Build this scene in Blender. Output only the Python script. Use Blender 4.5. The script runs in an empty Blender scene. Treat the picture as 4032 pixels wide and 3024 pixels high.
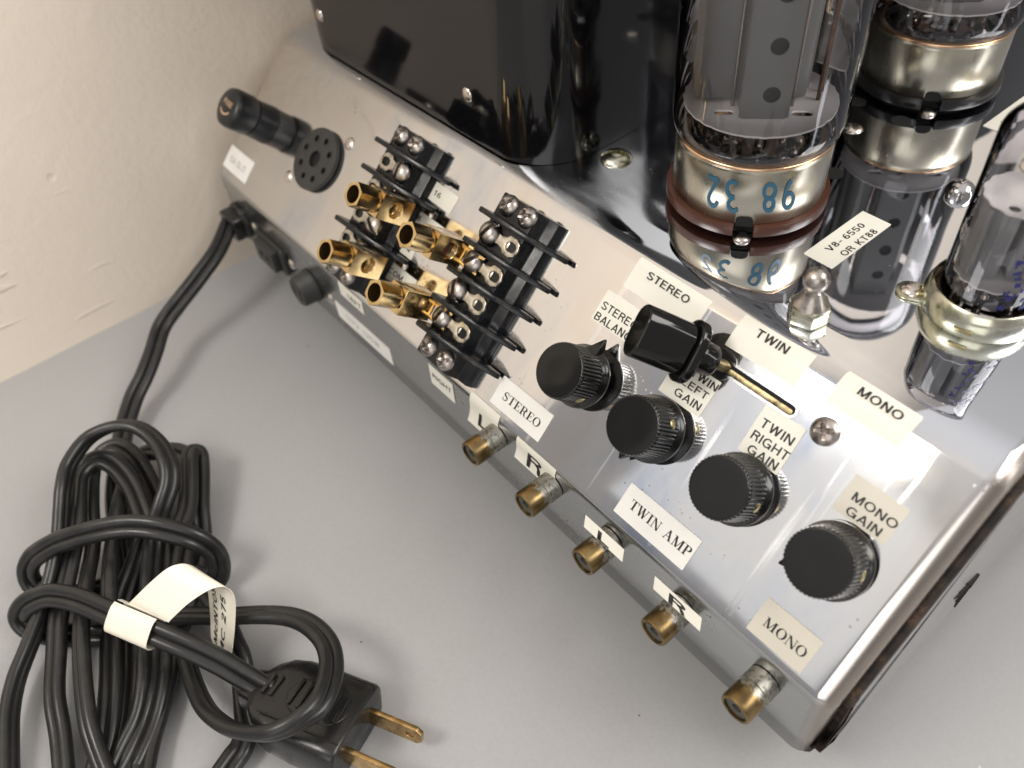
# A chrome valve amplifier on a grey table, seen close up from its connector side.
# All lengths below are written in millimetres; S converts them to metres.
import bpy, bmesh, math, random
from mathutils import Vector, Matrix

S = 0.001
scene = bpy.context.scene
COL = scene.collection
random.seed(7)

# ------------------------------------------------------------------ camera
cam_data = bpy.data.cameras.new('camera')
cam = bpy.data.objects.new('camera', cam_data)
COL.objects.link(cam)
R_ = ((0.6391, 0.7654, -0.0752), (0.5328, -0.5111, -0.6745), (-0.5547, 0.3910, -0.7345))
right, up, back = Vector(R_[0]), -Vector(R_[1]), -Vector(R_[2])
cm = Matrix((right, up, back)).transposed().to_4x4()
cm.translation = Vector((17.304, -133.277, 142.525)) * S
cam.matrix_world = cm
cam_data.sensor_width = 36.0
cam_data.lens = 29.08
cam_data.clip_start = 0.01
cam_data.clip_end = 60.0
cam_data.dof.use_dof = True
cam_data.dof.focus_distance = 0.222
cam_data.dof.aperture_fstop = 12.0
scene.camera = cam

# ------------------------------------------------------------------ light
world = bpy.data.worlds.new('World')
scene.world = world
world.use_nodes = True
wn, wl = world.node_tree.nodes, world.node_tree.links
wbg = wn['Background']
wbg.inputs['Color'].default_value = (1.0, 0.955, 0.935, 1)
# a plain room: the ceiling brighter than the walls around
wtc = wn.new('ShaderNodeTexCoord')
wsep = wn.new('ShaderNodeSeparateXYZ')
wmap = wn.new('ShaderNodeMapRange')
wmap.interpolation_type = 'SMOOTHSTEP'
wmap.inputs['From Min'].default_value = 0.45
wmap.inputs['From Max'].default_value = 0.95
wmap.inputs['To Min'].default_value = 0.32
wmap.inputs['To Max'].default_value = 0.85
wl.new(wtc.outputs['Generated'], wsep.inputs[0])
wl.new(wsep.outputs['Z'], wmap.inputs['Value'])
wl.new(wmap.outputs['Result'], wbg.inputs['Strength'])


def area(name, loc, target, size, sizey, power, color):
    l = bpy.data.lights.new(name, 'AREA')
    l.shape = 'RECTANGLE'
    l.size, l.size_y = size, sizey
    l.energy = power
    l.color = color
    o = bpy.data.objects.new(name, l)
    COL.objects.link(o)
    o.location = Vector(loc) * S
    d = (Vector(target) - Vector(loc)).normalized()
    o.rotation_euler = d.to_track_quat('-Z', 'Y').to_euler()
    return o


area('lamp_front', (-215, -480, 540), (-190, -120, -80), 0.24, 0.18, 2.35, (1.0, 0.95, 0.88))
area('ceiling_panel', (-420, -1700, 1080), (-20, -30, -20), 0.95, 0.6, 0.85, (1.0, 0.99, 0.98))
area('wall_fill_front', (650, -1150, 480), (-310, -120, 0), 0.9, 0.8, 4.0, (1.0, 0.96, 0.92))  # added fill, no real window: brightens the wall beside the amplifier
area('window_side', (900, 520, 330), (-60, 80, 20), 0.11, 0.8, 1.9, (1.0, 0.98, 0.98))
area('wall_fill_back', (620, 460, 850), (-230, -100, 0), 0.8, 0.45, 9.5, (1.0, 0.96, 0.91))  # added fill from behind: lifts the wall, keeps the chassis front dark

scene.view_settings.view_transform = 'Standard'
scene.view_settings.look = 'None'
scene.view_settings.gamma = 1.0
scene.view_settings.exposure = 0.0
scene.render.engine = 'CYCLES'
scene.cycles.use_denoising = True
scene.cycles.max_bounces = 8
scene.cycles.glossy_bounces = 5
scene.cycles.transparent_max_bounces = 16
scene.cycles.sample_clamp_indirect = 4.0

# ------------------------------------------------------------------ materials
def new_mat(name, color=(.5, .5, .5), rough=.5, metal=0.0, spec=.5, coat=0.0, coat_rough=.05):
    m = bpy.data.materials.new(name)
    m.use_nodes = True
    b = m.node_tree.nodes['Principled BSDF']
    b.inputs['Base Color'].default_value = (*color, 1)
    b.inputs['Roughness'].default_value = rough
    b.inputs['Metallic'].default_value = metal
    b.inputs['Specular IOR Level'].default_value = spec
    b.inputs['Coat Weight'].default_value = coat
    b.inputs['Coat Roughness'].default_value = coat_rough
    return m


class NT:
    """small node-building helper on top of one material"""
    def __init__(self, m):
        self.m, self.n, self.l = m, m.node_tree.nodes, m.node_tree.links
        self.b = self.n['Principled BSDF']
        self.tc = self.n.new('ShaderNodeTexCoord')

    def link(self, a, b):
        self.l.new(a, b)

    def noise(self, scale, detail=3, rough=.5, vec=None, dist=0.0):
        t = self.n.new('ShaderNodeTexNoise')
        t.inputs['Scale'].default_value = scale
        t.inputs['Detail'].default_value = detail
        t.inputs['Roughness'].default_value = rough
        t.inputs['Distortion'].default_value = dist
        self.link(vec or self.tc.outputs['Object'], t.inputs['Vector'])
        return t.outputs['Fac']

    def voronoi(self, scale, vec=None, feature='F1'):
        t = self.n.new('ShaderNodeTexVoronoi')
        t.feature = feature
        t.inputs['Scale'].default_value = scale
        self.link(vec or self.tc.outputs['Object'], t.inputs['Vector'])
        return t.outputs['Distance']

    def ramp(self, fac, stops):
        r = self.n.new('ShaderNodeValToRGB')
        e = r.color_ramp.elements
        while len(e) < len(stops):
            e.new(.5)
        for el, (p, c) in zip(e, stops):
            el.position = p
            el.color = c if len(c) == 4 else (*c, 1)
        self.link(fac, r.inputs['Fac'])
        return r.outputs['Color']

    def val(self, fac, a0, a1, b0, b1):
        r = self.n.new('ShaderNodeMapRange')
        for k, v in zip(('From Min', 'From Max', 'To Min', 'To Max'), (a0, a1, b0, b1)):
            r.inputs[k].default_value = v
        self.link(fac, r.inputs['Value'])
        return r.outputs['Result']

    def math(self, op, a, b):
        r = self.n.new('ShaderNodeMath')
        r.operation = op
        for i, v in enumerate((a, b)):
            if isinstance(v, (int, float)):
                r.inputs[i].default_value = v
            else:
                self.link(v, r.inputs[i])
        return r.outputs[0]

    def mix(self, fac, a, b):
        r = self.n.new('ShaderNodeMix')
        r.data_type = 'RGBA'
        for i, v in ((0, fac), (6, a), (7, b)):
            if isinstance(v, (int, float)):
                r.inputs[i].default_value = v
            elif isinstance(v, tuple):
                r.inputs[i].default_value = (*v, 1) if len(v) == 3 else v
            else:
                self.link(v, r.inputs[i])
        return r.outputs[2]

    def bump(self, h, strength, dist):
        r = self.n.new('ShaderNodeBump')
        r.inputs['Strength'].default_value = strength
        r.inputs['Distance'].default_value = dist * S
        self.link(h, r.inputs['Height'])
        self.link(r.outputs['Normal'], self.b.inputs['Normal'])

    def scaled(self, sx, sy, sz, rz=0.0):
        mp = self.n.new('ShaderNodeMapping')
        mp.inputs['Scale'].default_value = (sx, sy, sz)
        mp.inputs['Rotation'].default_value = (0, 0, rz)
        self.link(self.tc.outputs['Object'], mp.inputs['Vector'])
        return mp.outputs['Vector']

    def set(self, socket, out):
        self.link(out, self.b.inputs[socket])


M = {}

# chrome of the chassis: clear on the deck, hazier on the sloped panel, dull and darker on the low face
m = M['chrome'] = new_mat('worn_chrome', (.80, .78, .76), .05, 1.0)
k = NT(m)
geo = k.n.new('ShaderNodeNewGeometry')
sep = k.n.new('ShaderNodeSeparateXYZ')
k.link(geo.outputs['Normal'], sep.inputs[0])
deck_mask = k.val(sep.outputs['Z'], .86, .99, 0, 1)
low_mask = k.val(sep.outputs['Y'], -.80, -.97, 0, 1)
haze = k.noise(26, 4, .62)
smear = k.noise(60, 3, .6, k.scaled(1, .25, .25, .4))
r_slope = k.math('ADD', k.val(haze, .3, .75, .035, .12), k.val(smear, .45, .8, 0, .06))
hair = k.val(k.noise(330, 2, .5, k.scaled(1, .035, .035, .5)), .62, .70, 0, .16)
r_slope = k.math('ADD', r_slope, hair)
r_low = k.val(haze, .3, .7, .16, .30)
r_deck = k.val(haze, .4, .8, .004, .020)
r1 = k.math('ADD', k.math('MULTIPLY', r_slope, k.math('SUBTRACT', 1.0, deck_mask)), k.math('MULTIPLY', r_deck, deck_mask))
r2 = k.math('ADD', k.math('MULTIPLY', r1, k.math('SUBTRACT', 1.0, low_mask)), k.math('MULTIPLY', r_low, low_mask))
pit_d = k.voronoi(650)
pit_zone = k.noise(45, 3, .6)
pit = k.math('MULTIPLY', k.val(pit_d, .17, .24, 1, 0), k.val(pit_zone, .57, .66, 0, 1))
pit = k.math('MULTIPLY', pit, k.math('SUBTRACT', 1.0, deck_mask))
dust_d = k.voronoi(420)
dust_zone = k.noise(160, 2, .5)
dust = k.math('MULTIPLY', k.val(dust_d, .05, .10, 1, 0), k.val(dust_zone, .60, .66, 0, 1))
dust = k.math('MULTIPLY', dust, deck_mask)
tint = k.noise(34, 4, .58, k.scaled(1, .45, .45, .3), dist=.5)
base = k.ramp(tint, [(.30, (.52, .57, .68)), (.40, (.70, .72, .76)), (.52, (.79, .785, .78)), (.63, (.78, .75, .71)), (.75, (.66, .59, .51))])
base = k.mix(k.math('MULTIPLY', pit, .9), base, (.06, .05, .04))
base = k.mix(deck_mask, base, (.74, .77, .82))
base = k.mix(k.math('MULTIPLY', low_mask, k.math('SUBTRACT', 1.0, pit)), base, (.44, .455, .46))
osep = k.n.new('ShaderNodeSeparateXYZ')
k.link(k.tc.outputs['Object'], osep.inputs[0])
brushed = k.math('MULTIPLY', k.val(osep.outputs['Y'], 6 * S, 34 * S, 1, 0), k.val(osep.outputs['Y'], -4 * S, 2 * S, 0, 1))
brushed = k.math('MULTIPLY', brushed, k.val(osep.outputs['X'], -165 * S, -135 * S, 0, 1))
brushed = k.math('MULTIPLY', brushed, k.val(osep.outputs['X'], -128 * S, -116 * S, 1, .03))
brushed = k.math('MULTIPLY', brushed, k.val(k.noise(300, 3, .6, k.scaled(.2, 1, 1, .7)), .25, .65, .5, 1))
r2 = k.math('ADD', r2, k.math('MULTIPLY', brushed, .42))
roll_reflect = k.val(sep.outputs['X'], .12, .6, 0, 1)      # dark room's reflection painted into the rolled end's colour and roughness
base = k.mix(roll_reflect, base, (.42, .375, .335))
r2 = k.math('ADD', r2, k.math('MULTIPLY', roll_reflect, .2))
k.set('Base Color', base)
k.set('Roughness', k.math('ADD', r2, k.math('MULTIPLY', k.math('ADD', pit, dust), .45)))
k.set('Metallic', k.math('SUBTRACT', 1.0, k.math('MULTIPLY', dust, .8)))
wave = k.noise(24, 2, .5)
k.bump(k.math('ADD', k.math('MULTIPLY', wave, 1.0), k.math('MULTIPLY', pit, -.03)), .22, .6)

m = M['rust'] = new_mat('rusty_steel_edge', (.10, .06, .04), .75, .2)
k = NT(m)
k.set('Base Color', k.ramp(k.noise(220, 4, .65), [(.40, (.010, .009, .008)), (.55, (.035, .022, .015)), (.70, (.13, .075, .045))]))
k.bump(k.noise(500, 3), .4, .2)

m = M['end_chrome'] = new_mat('end_chrome', (.56, .55, .55), .10, 1.0)
k = NT(m)
k.set('Roughness', k.val(k.noise(40, 4), .3, .7, .06, .2))

m = M['paint'] = new_mat('black_gloss_enamel', (.006, .006, .007), .07, 0, .5)
k = NT(m)
k.set('Roughness', k.val(k.noise(30, 4), .35, .75, .05, .14))
scr = k.val(k.noise(70, 5, .7, k.scaled(1, 1, .3)), .70, .73, 0, 1)
k.set('Base Color', k.mix(scr, (.004, .004, .005), (.05, .04, .033)))
k.bump(k.noise(60, 3), .05, .3)

m = M['table'] = new_mat('grey_laminate', (.30, .30, .305), .42)
k = NT(m)
fine = k.noise(900, 2, .6)
big = k.noise(9, 4, .6)
col = k.mix(k.val(fine, .35, .65, 0, 1), (.350, .351, .354), (.368, .369, .371))
col = k.mix(k.val(big, .4, .75, 0, .22), col, (.365, .357, .352))
chip = k.math('MULTIPLY', k.val(k.voronoi(80), .03, .045, 1, 0), k.val(k.noise(30, 2), .58, .61, 0, 1))
grit = k.math('MULTIPLY', k.val(k.voronoi(130), .03, .05, 1, 0), k.val(k.noise(41, 2), .60, .63, 0, 1))
col = k.mix(grit, col, (.05, .045, .04))
col = k.mix(chip, col, (.7, .68, .66))
k.set('Base Color', col)
k.set('Roughness', k.val(k.noise(60, 3), .3, .7, .32, .40))
k.bump(fine, .03, .05)

m = M['wall'] = new_mat('cream_painted_plaster', (.76, .66, .53), .55)
k = NT(m)
k.set('Base Color', k.ramp(k.noise(5, 3, .6), [(.35, (.80, .705, .60)), (.7, (.86, .765, .655))]))
n1 = k.noise(210, 3, .6)
n2 = k.noise(30, 3, .5)
zone = k.val(k.noise(14, 2), .52, .62, 0, 1)
sc1 = k.math('MULTIPLY', k.val(k.noise(60, 1, .4, k.scaled(1, .5, 3.0)), .66, .70, 0, 1), zone)
dent = k.math('MULTIPLY', k.val(k.voronoi(60), .05, .11, 1, 0), k.val(k.noise(23, 2), .56, .60, 0, 1))
h = k.math('ADD', k.math('ADD', k.math('MULTIPLY', n1, .40), k.math('MULTIPLY', n2, .5)), k.math('ADD', k.math('MULTIPLY', sc1, .55), k.math('MULTIPLY', dent, -.45)))
k.bump(h, .8, 1.0)

m = M['knob'] = new_mat('black_bakelite', (.007, .007, .007), .22, spec=.5)
k = NT(m)
k.set('Roughness', k.val(k.noise(250, 4), .3, .7, .14, .26))
M['knob_face'] = new_mat('matte_black_face', (.006, .006, .006), .11, spec=.38)
m = M['bakelite'] = new_mat('black_terminal_bakelite', (.008, .009, .011), .24, spec=.35)
k = NT(m)
k.set('Base Color', k.mix(k.val(k.noise(180, 5, .7), .52, .72, 0, .8), (.007, .008, .010), (.040, .036, .031)))
k.set('Roughness', k.val(k.noise(120, 4), .35, .7, .16, .42))
M['lever'] = new_mat('glossy_black_plastic', (.005, .005, .005), .1)
m = M['socket_black'] = new_mat('dull_black_phenolic', (.030, .030, .029), .5)
m = M['fuse'] = new_mat('black_fuse_holder', (.012, .013, .015), .32)
m = M['rubber'] = new_mat('black_cord_vinyl', (.016, .016, .016), .42)
k = NT(m)
k.set('Base Color', k.mix(k.val(k.noise(90, 5, .7), .5, .78, 0, .7), (.014, .014, .014), (.045, .044, .042)))
k.set('Roughness', k.val(k.noise(160, 4), .3, .7, .27, .40))
k.bump(k.noise(1500, 2), .05, .05)
m = M['plug'] = new_mat('black_moulded_plug', (.014, .014, .014), .22)
k = NT(m)
k.set('Roughness', k.val(k.noise(200, 4), .3, .7, .16, .34))
k.bump(k.noise(400, 3), .05, .1)

m = M['gold'] = new_mat('gold_plate', (.86, .56, .20), .13, 1.0)
k = NT(m)
k.set('Base Color', k.ramp(k.noise(130, 4, .6), [(.35, (.58, .41, .19)), (.6, (.82, .62, .32))]))
k.set('Roughness', k.val(k.noise(200, 4), .3, .7, .09, .22))
M['bore'] = new_mat('bore_shade', (.05, .03, .012), .5, .6)  # liner colour for the gold posts: the bore's shade painted in
m = M['nickel'] = new_mat('tarnished_nickel', (.56, .52, .49), .2, 1.0)
k = NT(m)
k.set('Base Color', k.ramp(k.noise(320, 4, .6), [(.35, (.30, .265, .24)), (.6, (.54, .50, .465))]))
k.set('Roughness', k.val(k.noise(500, 3), .3, .7, .24, .42))
m = M['lug'] = new_mat('tinned_brass_lug', (.50, .45, .38), .36, .9)
k = NT(m)
k.set('Base Color', k.ramp(k.noise(420, 5, .7), [(.34, (.22, .20, .175)), (.48, (.50, .46, .39)), (.66, (.68, .62, .50))]))
k.set('Roughness', k.val(k.noise(500, 3), .3, .7, .26, .5))
m = M['rivet'] = new_mat('pale_rivet', (.72, .66, .60), .22, 1.0)
m = M['nut'] = new_mat('brass_nut', (.42, .36, .20), .28, 1.0)
m = M['olive'] = new_mat('yellowed_zinc', (.58, .57, .44), .24, 1.0)
k = NT(m)
k.set('Base Color', k.ramp(k.noise(120, 4, .6), [(.35, (.42, .41, .26)), (.55, (.60, .59, .47)), (.7, (.66, .66, .62))]))
k.set('Roughness', k.val(k.noise(260, 4), .3, .7, .16, .34))

# phono jack shell: brass showing through worn tin towards the tip (local z = distance from the panel)
m = M['jack'] = new_mat('worn_brass_jack', (.5, .36, .14), .22, 1.0)
k = NT(m)
sp = k.n.new('ShaderNodeSeparateXYZ')
k.link(k.tc.outputs['Object'], sp.inputs[0])
edge = k.math('ADD', k.val(sp.outputs['Z'], 3.0 * S, 8.0 * S, -.30, .55), k.val(k.noise(380, 5, .7), .25, .75, -.35, .55))
brass = k.ramp(k.noise(160, 4, .6), [(.35, (.15, .10, .045)), (.6, (.31, .225, .105))])
worn = k.ramp(k.noise(700, 4, .7), [(.38, (.16, .15, .125)), (.50, (.42, .41, .365))])
k.set('Base Color', k.mix(k.val(edge, .18, .30, 0, 1), worn, brass))
k.set('Roughness', k.mix(k.val(edge, .18, .30, 0, 1), (.48, .48, .48), (.30, .30, .30)))

def label_mat(name, col):
    m = new_mat(name, col, .38)
    k = NT(m)
    dark = tuple(c * .93 for c in col)
    k.set('Base Color', k.mix(k.val(k.noise(90, 4), .4, .75, 0, 1), col, dark))
    return m


M['label'] = label_mat('cream_tape', (.80, .78, .69))
M['label_white'] = label_mat('white_paper_label', (.84, .83, .79))
M['label_grey'] = label_mat('greyed_tape', (.62, .585, .50))
M['insulator'] = new_mat('grey_phenolic', (.075, .072, .066), .5)
M['ink'] = new_mat('black_ink', (.012, .011, .011), .5)
M['ink_faint'] = new_mat('faint_grey_ink', (.42, .41, .39), .5)
M['tan_ink'] = new_mat('tan_ink', (.52, .36, .22), .5)
M['marker'] = new_mat('blue_marker_ink', (.03, .115, .19), .35)
M['blue_print'] = new_mat('blue_print_on_glass', (.012, .014, .13), .35)
M['dark'] = new_mat('dark_hollow', (.004, .004, .004), .8)
M['slot_brass'] = new_mat('dirty_brass', (.30, .24, .13), .35, .9)
k = NT(M['slot_brass'])
k.set('Base Color', k.ramp(k.noise(260, 5, .7), [(.36, (.05, .04, .025)), (.5, (.26, .21, .11)), (.68, (.42, .36, .20))]))
M['brown'] = new_mat('brown_micanol', (.075, .028, .018), .26)
M['black_wafer'] = new_mat('black_wafer', (.012, .011, .012), .22)
m = M['shell'] = new_mat('satin_tube_shell', (.62, .56, .45), .2, 1.0)
k = NT(m)
k.set('Base Color', k.ramp(k.noise(40, 4, .6), [(.35, (.44, .41, .33)), (.65, (.56, .52, .43))]))
k.set('Roughness', k.val(k.noise(90, 4, .6, k.scaled(1, 1, .2)), .3, .7, .22, .34))
M['rim_copper'] = new_mat('copper_rim', (.72, .48, .30), .22, 1.0)
M['anode'] = new_mat('grey_carbonised_anode', (.15, .15, .15), .48, .2)
M['anode_pale'] = new_mat('pale_grey_anode', (.30, .30, .31), .4, .3)
M['mica'] = new_mat('mica', (.86, .82, .82), .5)
M['rod_brown'] = new_mat('brown_oxidised_rod', (.20, .125, .09), .35, .8)
M['getter'] = new_mat('getter_silver', (.66, .56, .52), .16, 1.0)
M['wire'] = new_mat('steel_wire', (.35, .31, .28), .22, 1.0)
M['blade'] = new_mat('plug_brass', (.62, .43, .20), .26, 1.0)
k = NT(M['blade'])
k.set('Base Color', k.ramp(k.noise(300, 5, .7), [(.36, (.36, .23, .10)), (.6, (.66, .46, .22))]))
M['tag'] = new_mat('cream_vinyl_tag', (.83, .78, .66), .3)

# thin clear glass: see-through wall with a Fresnel reflection
m = M['glass'] = bpy.data.materials.new('clear_glass')
m.use_nodes = True
nn, ll = m.node_tree.nodes, m.node_tree.links
nn.remove(nn['Principled BSDF'])
out = nn['Material Output']
gl = nn.new('ShaderNodeBsdfGlossy'); gl.inputs['Roughness'].default_value = .01
gl.inputs['Color'].default_value = (.95, .95, .97, 1)
tr = nn.new('ShaderNodeBsdfTransparent'); tr.inputs['Color'].default_value = (.985, .985, .988, 1)
fr = nn.new('ShaderNodeFresnel'); fr.inputs['IOR'].default_value = 1.52
mx = nn.new('ShaderNodeMixShader')
mr = nn.new('ShaderNodeMapRange'); mr.inputs['From Min'].default_value = 0; mr.inputs['From Max'].default_value = .95
mr.inputs['To Min'].default_value = .0; mr.inputs['To Max'].default_value = 1.0
ll.new(fr.outputs[0], mr.inputs['Value'])
ll.new(mr.outputs['Result'], mx.inputs[0])
ll.new(tr.outputs[0], mx.inputs[1]); ll.new(gl.outputs[0], mx.inputs[2])
ll.new(mx.outputs[0], out.inputs['Surface'])

# ------------------------------------------------------------------ mesh helpers (mm)
def vf_join(*vfs):
    V, F = [], []
    for v, f in vfs:
        o = len(V)
        V += [tuple(p) for p in v]
        F += [tuple(i + o for i in q) for q in f]
    return V, F


def vf_move(vf, mat):
    return [tuple(mat @ Vector(p)) for p in vf[0]], vf[1]


def box(x0, x1, y0, y1, z0, z1):
    v = [(x0, y0, z0), (x1, y0, z0), (x1, y1, z0), (x0, y1, z0), (x0, y0, z1), (x1, y0, z1), (x1, y1, z1), (x0, y1, z1)]
    return v, [(3, 2, 1, 0), (4, 5, 6, 7), (0, 1, 5, 4), (1, 2, 6, 5), (2, 3, 7, 6), (3, 0, 4, 7)]


def prism(poly, z0, z1):
    n = len(poly)
    v = [(x, y, z0) for x, y in poly] + [(x, y, z1) for x, y in poly]
    f = [tuple(range(n - 1, -1, -1)), tuple(range(n, 2 * n))]
    f += [(i, (i + 1) % n, n + (i + 1) % n, n + i) for i in range(n)]
    return v, f


def lathe(prof, seg=40, cap0=True, cap1=True, mod=None):
    """profile of (r, z) turned about z; mod(r, z, angle) -> r"""
    V, F = [], []
    for r, z in prof:
        for i in range(seg):
            a = 2 * math.pi * i / seg
            rr = mod(r, z, a) if mod else r
            V.append((rr * math.cos(a), rr * math.sin(a), z))
    for j in range(len(prof) - 1):
        for i in range(seg):
            i2 = (i + 1) % seg
            F.append((j * seg + i, j * seg + i2, (j + 1) * seg + i2, (j + 1) * seg + i))
    if cap0:
        F.append(tuple(range(seg - 1, -1, -1)))
    if cap1:
        F.append(tuple(range((len(prof) - 1) * seg, len(prof) * seg)))
    return V, F


def circle(r, n=24, cx=0.0, cy=0.0, ph=0.0):
    return [(cx + r * math.cos(ph + 2 * math.pi * i / n), cy + r * math.sin(ph + 2 * math.pi * i / n)) for i in range(n)]


def stadium(l, w, n=10, cx=0.0, cy=0.0):
    """long axis along x"""
    h = (l - w) / 2
    p = [(cx + h + w / 2 * math.cos(a), cy + w / 2 * math.sin(a)) for a in [-math.pi / 2 + math.pi * i / n for i in range(n + 1)]]
    p += [(cx - h + w / 2 * math.cos(a), cy + w / 2 * math.sin(a)) for a in [math.pi / 2 + math.pi * i / n for i in range(n + 1)]]
    return p


def rounded_rect(x0, x1, y0, y1, r, n=5):
    p = []
    for cx, cy, a0 in ((x1 - r, y0 + r, -90), (x1 - r, y1 - r, 0), (x0 + r, y1 - r, 90), (x0 + r, y0 + r, 180)):
        for i in range(n + 1):
            a = math.radians(a0 + 90 * i / n)
            p.append((cx + r * math.cos(a), cy + r * math.sin(a)))
    return p


def holed(outer, holes, z0, z1):
    """plate with outline and holes, extruded from z0 to z1"""
    bm = bmesh.new()
    loops = []
    for lp in [outer] + holes:
        vs = [bm.verts.new((x, y, 0)) for x, y in lp]
        for i in range(len(vs)):
            bm.edges.new((vs[i], vs[(i + 1) % len(vs)]))
        loops.append(len(vs))
    bm.verts.index_update()
    bmesh.ops.triangle_fill(bm, use_beauty=True, use_dissolve=False, edges=bm.edges[:], normal=(0, 0, 1))
    bm.verts.index_update()
    V0 = [tuple(v.co) for v in bm.verts]
    tri = []
    for f in bm.faces:
        ids = [v.index for v in f.verts]
        a, b, c = (Vector(V0[i]) for i in ids[:3])
        if (b - a).cross(c - a).z < 0:
            ids.reverse()
        tri.append(tuple(ids))
    bm.free()
    n = len(V0)
    V = [(x, y, z1) for x, y, _ in V0] + [(x, y, z0) for x, y, _ in V0]
    F = tri + [tuple(i + n for i in reversed(t)) for t in tri]
    s = 0
    for li, cnt in enumerate(loops):
        for i in range(cnt):
            a, b = s + i, s + (i + 1) % cnt
            F.append((a, b, b + n, a + n) if li else (b, a, a + n, b + n))
        s += cnt
    return V, F


def catmull(pts, sub=6):
    P = [Vector(p) for p in pts]
    P = [P[0] * 2 - P[1]] + P + [P[-1] * 2 - P[-2]]
    out = []
    for i in range(1, len(P) - 2):
        p0, p1, p2, p3 = P[i - 1:i + 3]
        for s in range(sub):
            t = s / sub
            out.append(.5 * ((2 * p1) + (-p0 + p2) * t + (2 * p0 - 5 * p1 + 4 * p2 - p3) * t * t + (-p0 + 3 * p1 - 3 * p2 + p3) * t ** 3))
    out.append(P[-2])
    return out


def sweep(path, section, nref=(0.2, -.45, .87), roll=0.0, caps=True):
    """sweep a closed 2-D section (w across, h along the reference normal) along a path"""
    V, F = [], []
    n = len(section)
    nref = Vector(nref)
    prev = None
    for i, p in enumerate(path):
        t = (path[min(i + 1, len(path) - 1)] - path[max(i - 1, 0)]).normalized()
        nn_ = nref - t * nref.dot(t)
        if prev is not None:
            pn = prev - t * prev.dot(t)
            nn_ = (nn_ * .25 + pn.normalized() * .75)
        nn_ = (nn_ - t * nn_.dot(t)).normalized()
        prev = nn_
        w = t.cross(nn_)
        ro = math.radians(roll)
        wn_, hn = w * math.cos(ro) + nn_ * math.sin(ro), nn_ * math.cos(ro) - w * math.sin(ro)
        for a, b in section:
            V.append(tuple(p + wn_ * a + hn * b))
    for i in range(len(path) - 1):
        for j in range(n):
            j2 = (j + 1) % n
            F.append((i * n + j, (i + 1) * n + j, (i + 1) * n + j2, i * n + j2))
    if caps:
        F.append(tuple(range(n)))
        F.append(tuple(range(len(path) * n - 1, (len(path) - 1) * n - 1, -1)))
    return V, F


def rod(a, b, r, seg=8):
    a, b = Vector(a), Vector(b)
    return sweep([a, b], circle(r, seg), nref=(.31, .52, .4))


def mesh(name, vf, bevel=0.0, angle=32, seg=2):
    me = bpy.data.meshes.new(name)
    bm = bmesh.new()
    vs = [bm.verts.new(Vector(p) * S) for p in vf[0]]
    for f in vf[1]:
        try:
            bm.faces.new([vs[i] for i in f])
        except ValueError:
            pass
    bmesh.ops.remove_doubles(bm, verts=bm.verts[:], dist=2e-7)
    bmesh.ops.recalc_face_normals(bm, faces=bm.faces[:])
    if bevel:
        es = [e for e in bm.edges if len(e.link_faces) == 2 and e.calc_face_angle(0) > math.radians(angle)]
        bmesh.ops.bevel(bm, geom=es, offset=bevel * S, segments=seg, affect='EDGES', profile=.6, clamp_overlap=True)
    lim = math.radians(angle)
    for f in bm.faces:
        f.smooth = True
    for e in bm.edges:
        if len(e.link_faces) == 2 and e.calc_face_angle(0) > lim:
            e.smooth = False
    bm.to_mesh(me)
    bm.free()
    return me


WM = {}


def add(name, me, mat, parent=None, T=None, label=None, cat=None, group=None, kind=None):
    """one object; T is its placement in world millimetres"""
    o = bpy.data.objects.new(name, me)
    if isinstance(mat, str):
        mat = M[mat]
    if me is not None and mat is not None and not me.materials:
        me.materials.append(mat)
    COL.objects.link(o)
    T = (T or Matrix.Identity(4)).copy()
    T.translation = T.translation * S
    WM[o.name] = T
    if parent is not None:
        o.parent = parent
        o.matrix_basis = WM[parent.name].inverted() @ T
    else:
        o.matrix_basis = T
    for key, v in (('label', label), ('category', cat), ('group', group), ('kind', kind)):
        if v:
            o[key] = v
    return o


def TM(x=0, y=0, z=0, rz=0.0, ry=0.0, rx=0.0):
    return Matrix.Translation((x, y, z)) @ Matrix.Rotation(math.radians(rz), 4, 'Z') @ Matrix.Rotation(math.radians(ry), 4, 'Y') @ Matrix.Rotation(math.radians(rx), 4, 'X')


def frame(o, x, y, z):
    m_ = Matrix((Vector(x).normalized(), Vector(y).normalized(), Vector(z).normalized())).transposed().to_4x4()
    m_.translation = Vector(o)
    return m_


# ------------------------------------------------------------------ the amplifier's own axes
BY, BZ = -46.3, -44.5                       # lower edge of the sloped panel; the upper edge is y = z = 0
SL = math.hypot(BY, BZ)
EV = Vector((0, BY / SL, BZ / SL))          # down the slope
UV = -EV
NV = Vector((0, -EV.z * -1, 0))
NV = Vector((1, 0, 0)).cross(UV).normalized()
LEN = 305.0
FY = -46.6                                  # vertical connector face
ZB = -74.0
TABLE_Z = -94.0


def sl(x, v, h=0.0):
    return Vector((x, 0, 0)) + EV * v + NV * h


def SM(x, v, h=0.0, rot=0.0):
    return frame(sl(x, v, h), (1, 0, 0), UV, NV) @ Matrix.Rotation(math.radians(rot), 4, 'Z')


def FM(x, z, out=0.0, rot=0.0):
    return frame((x, FY - out, z), (1, 0, 0), (0, 0, 1), (0, -1, 0)) @ Matrix.Rotation(math.radians(rot), 4, 'Z')


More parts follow.
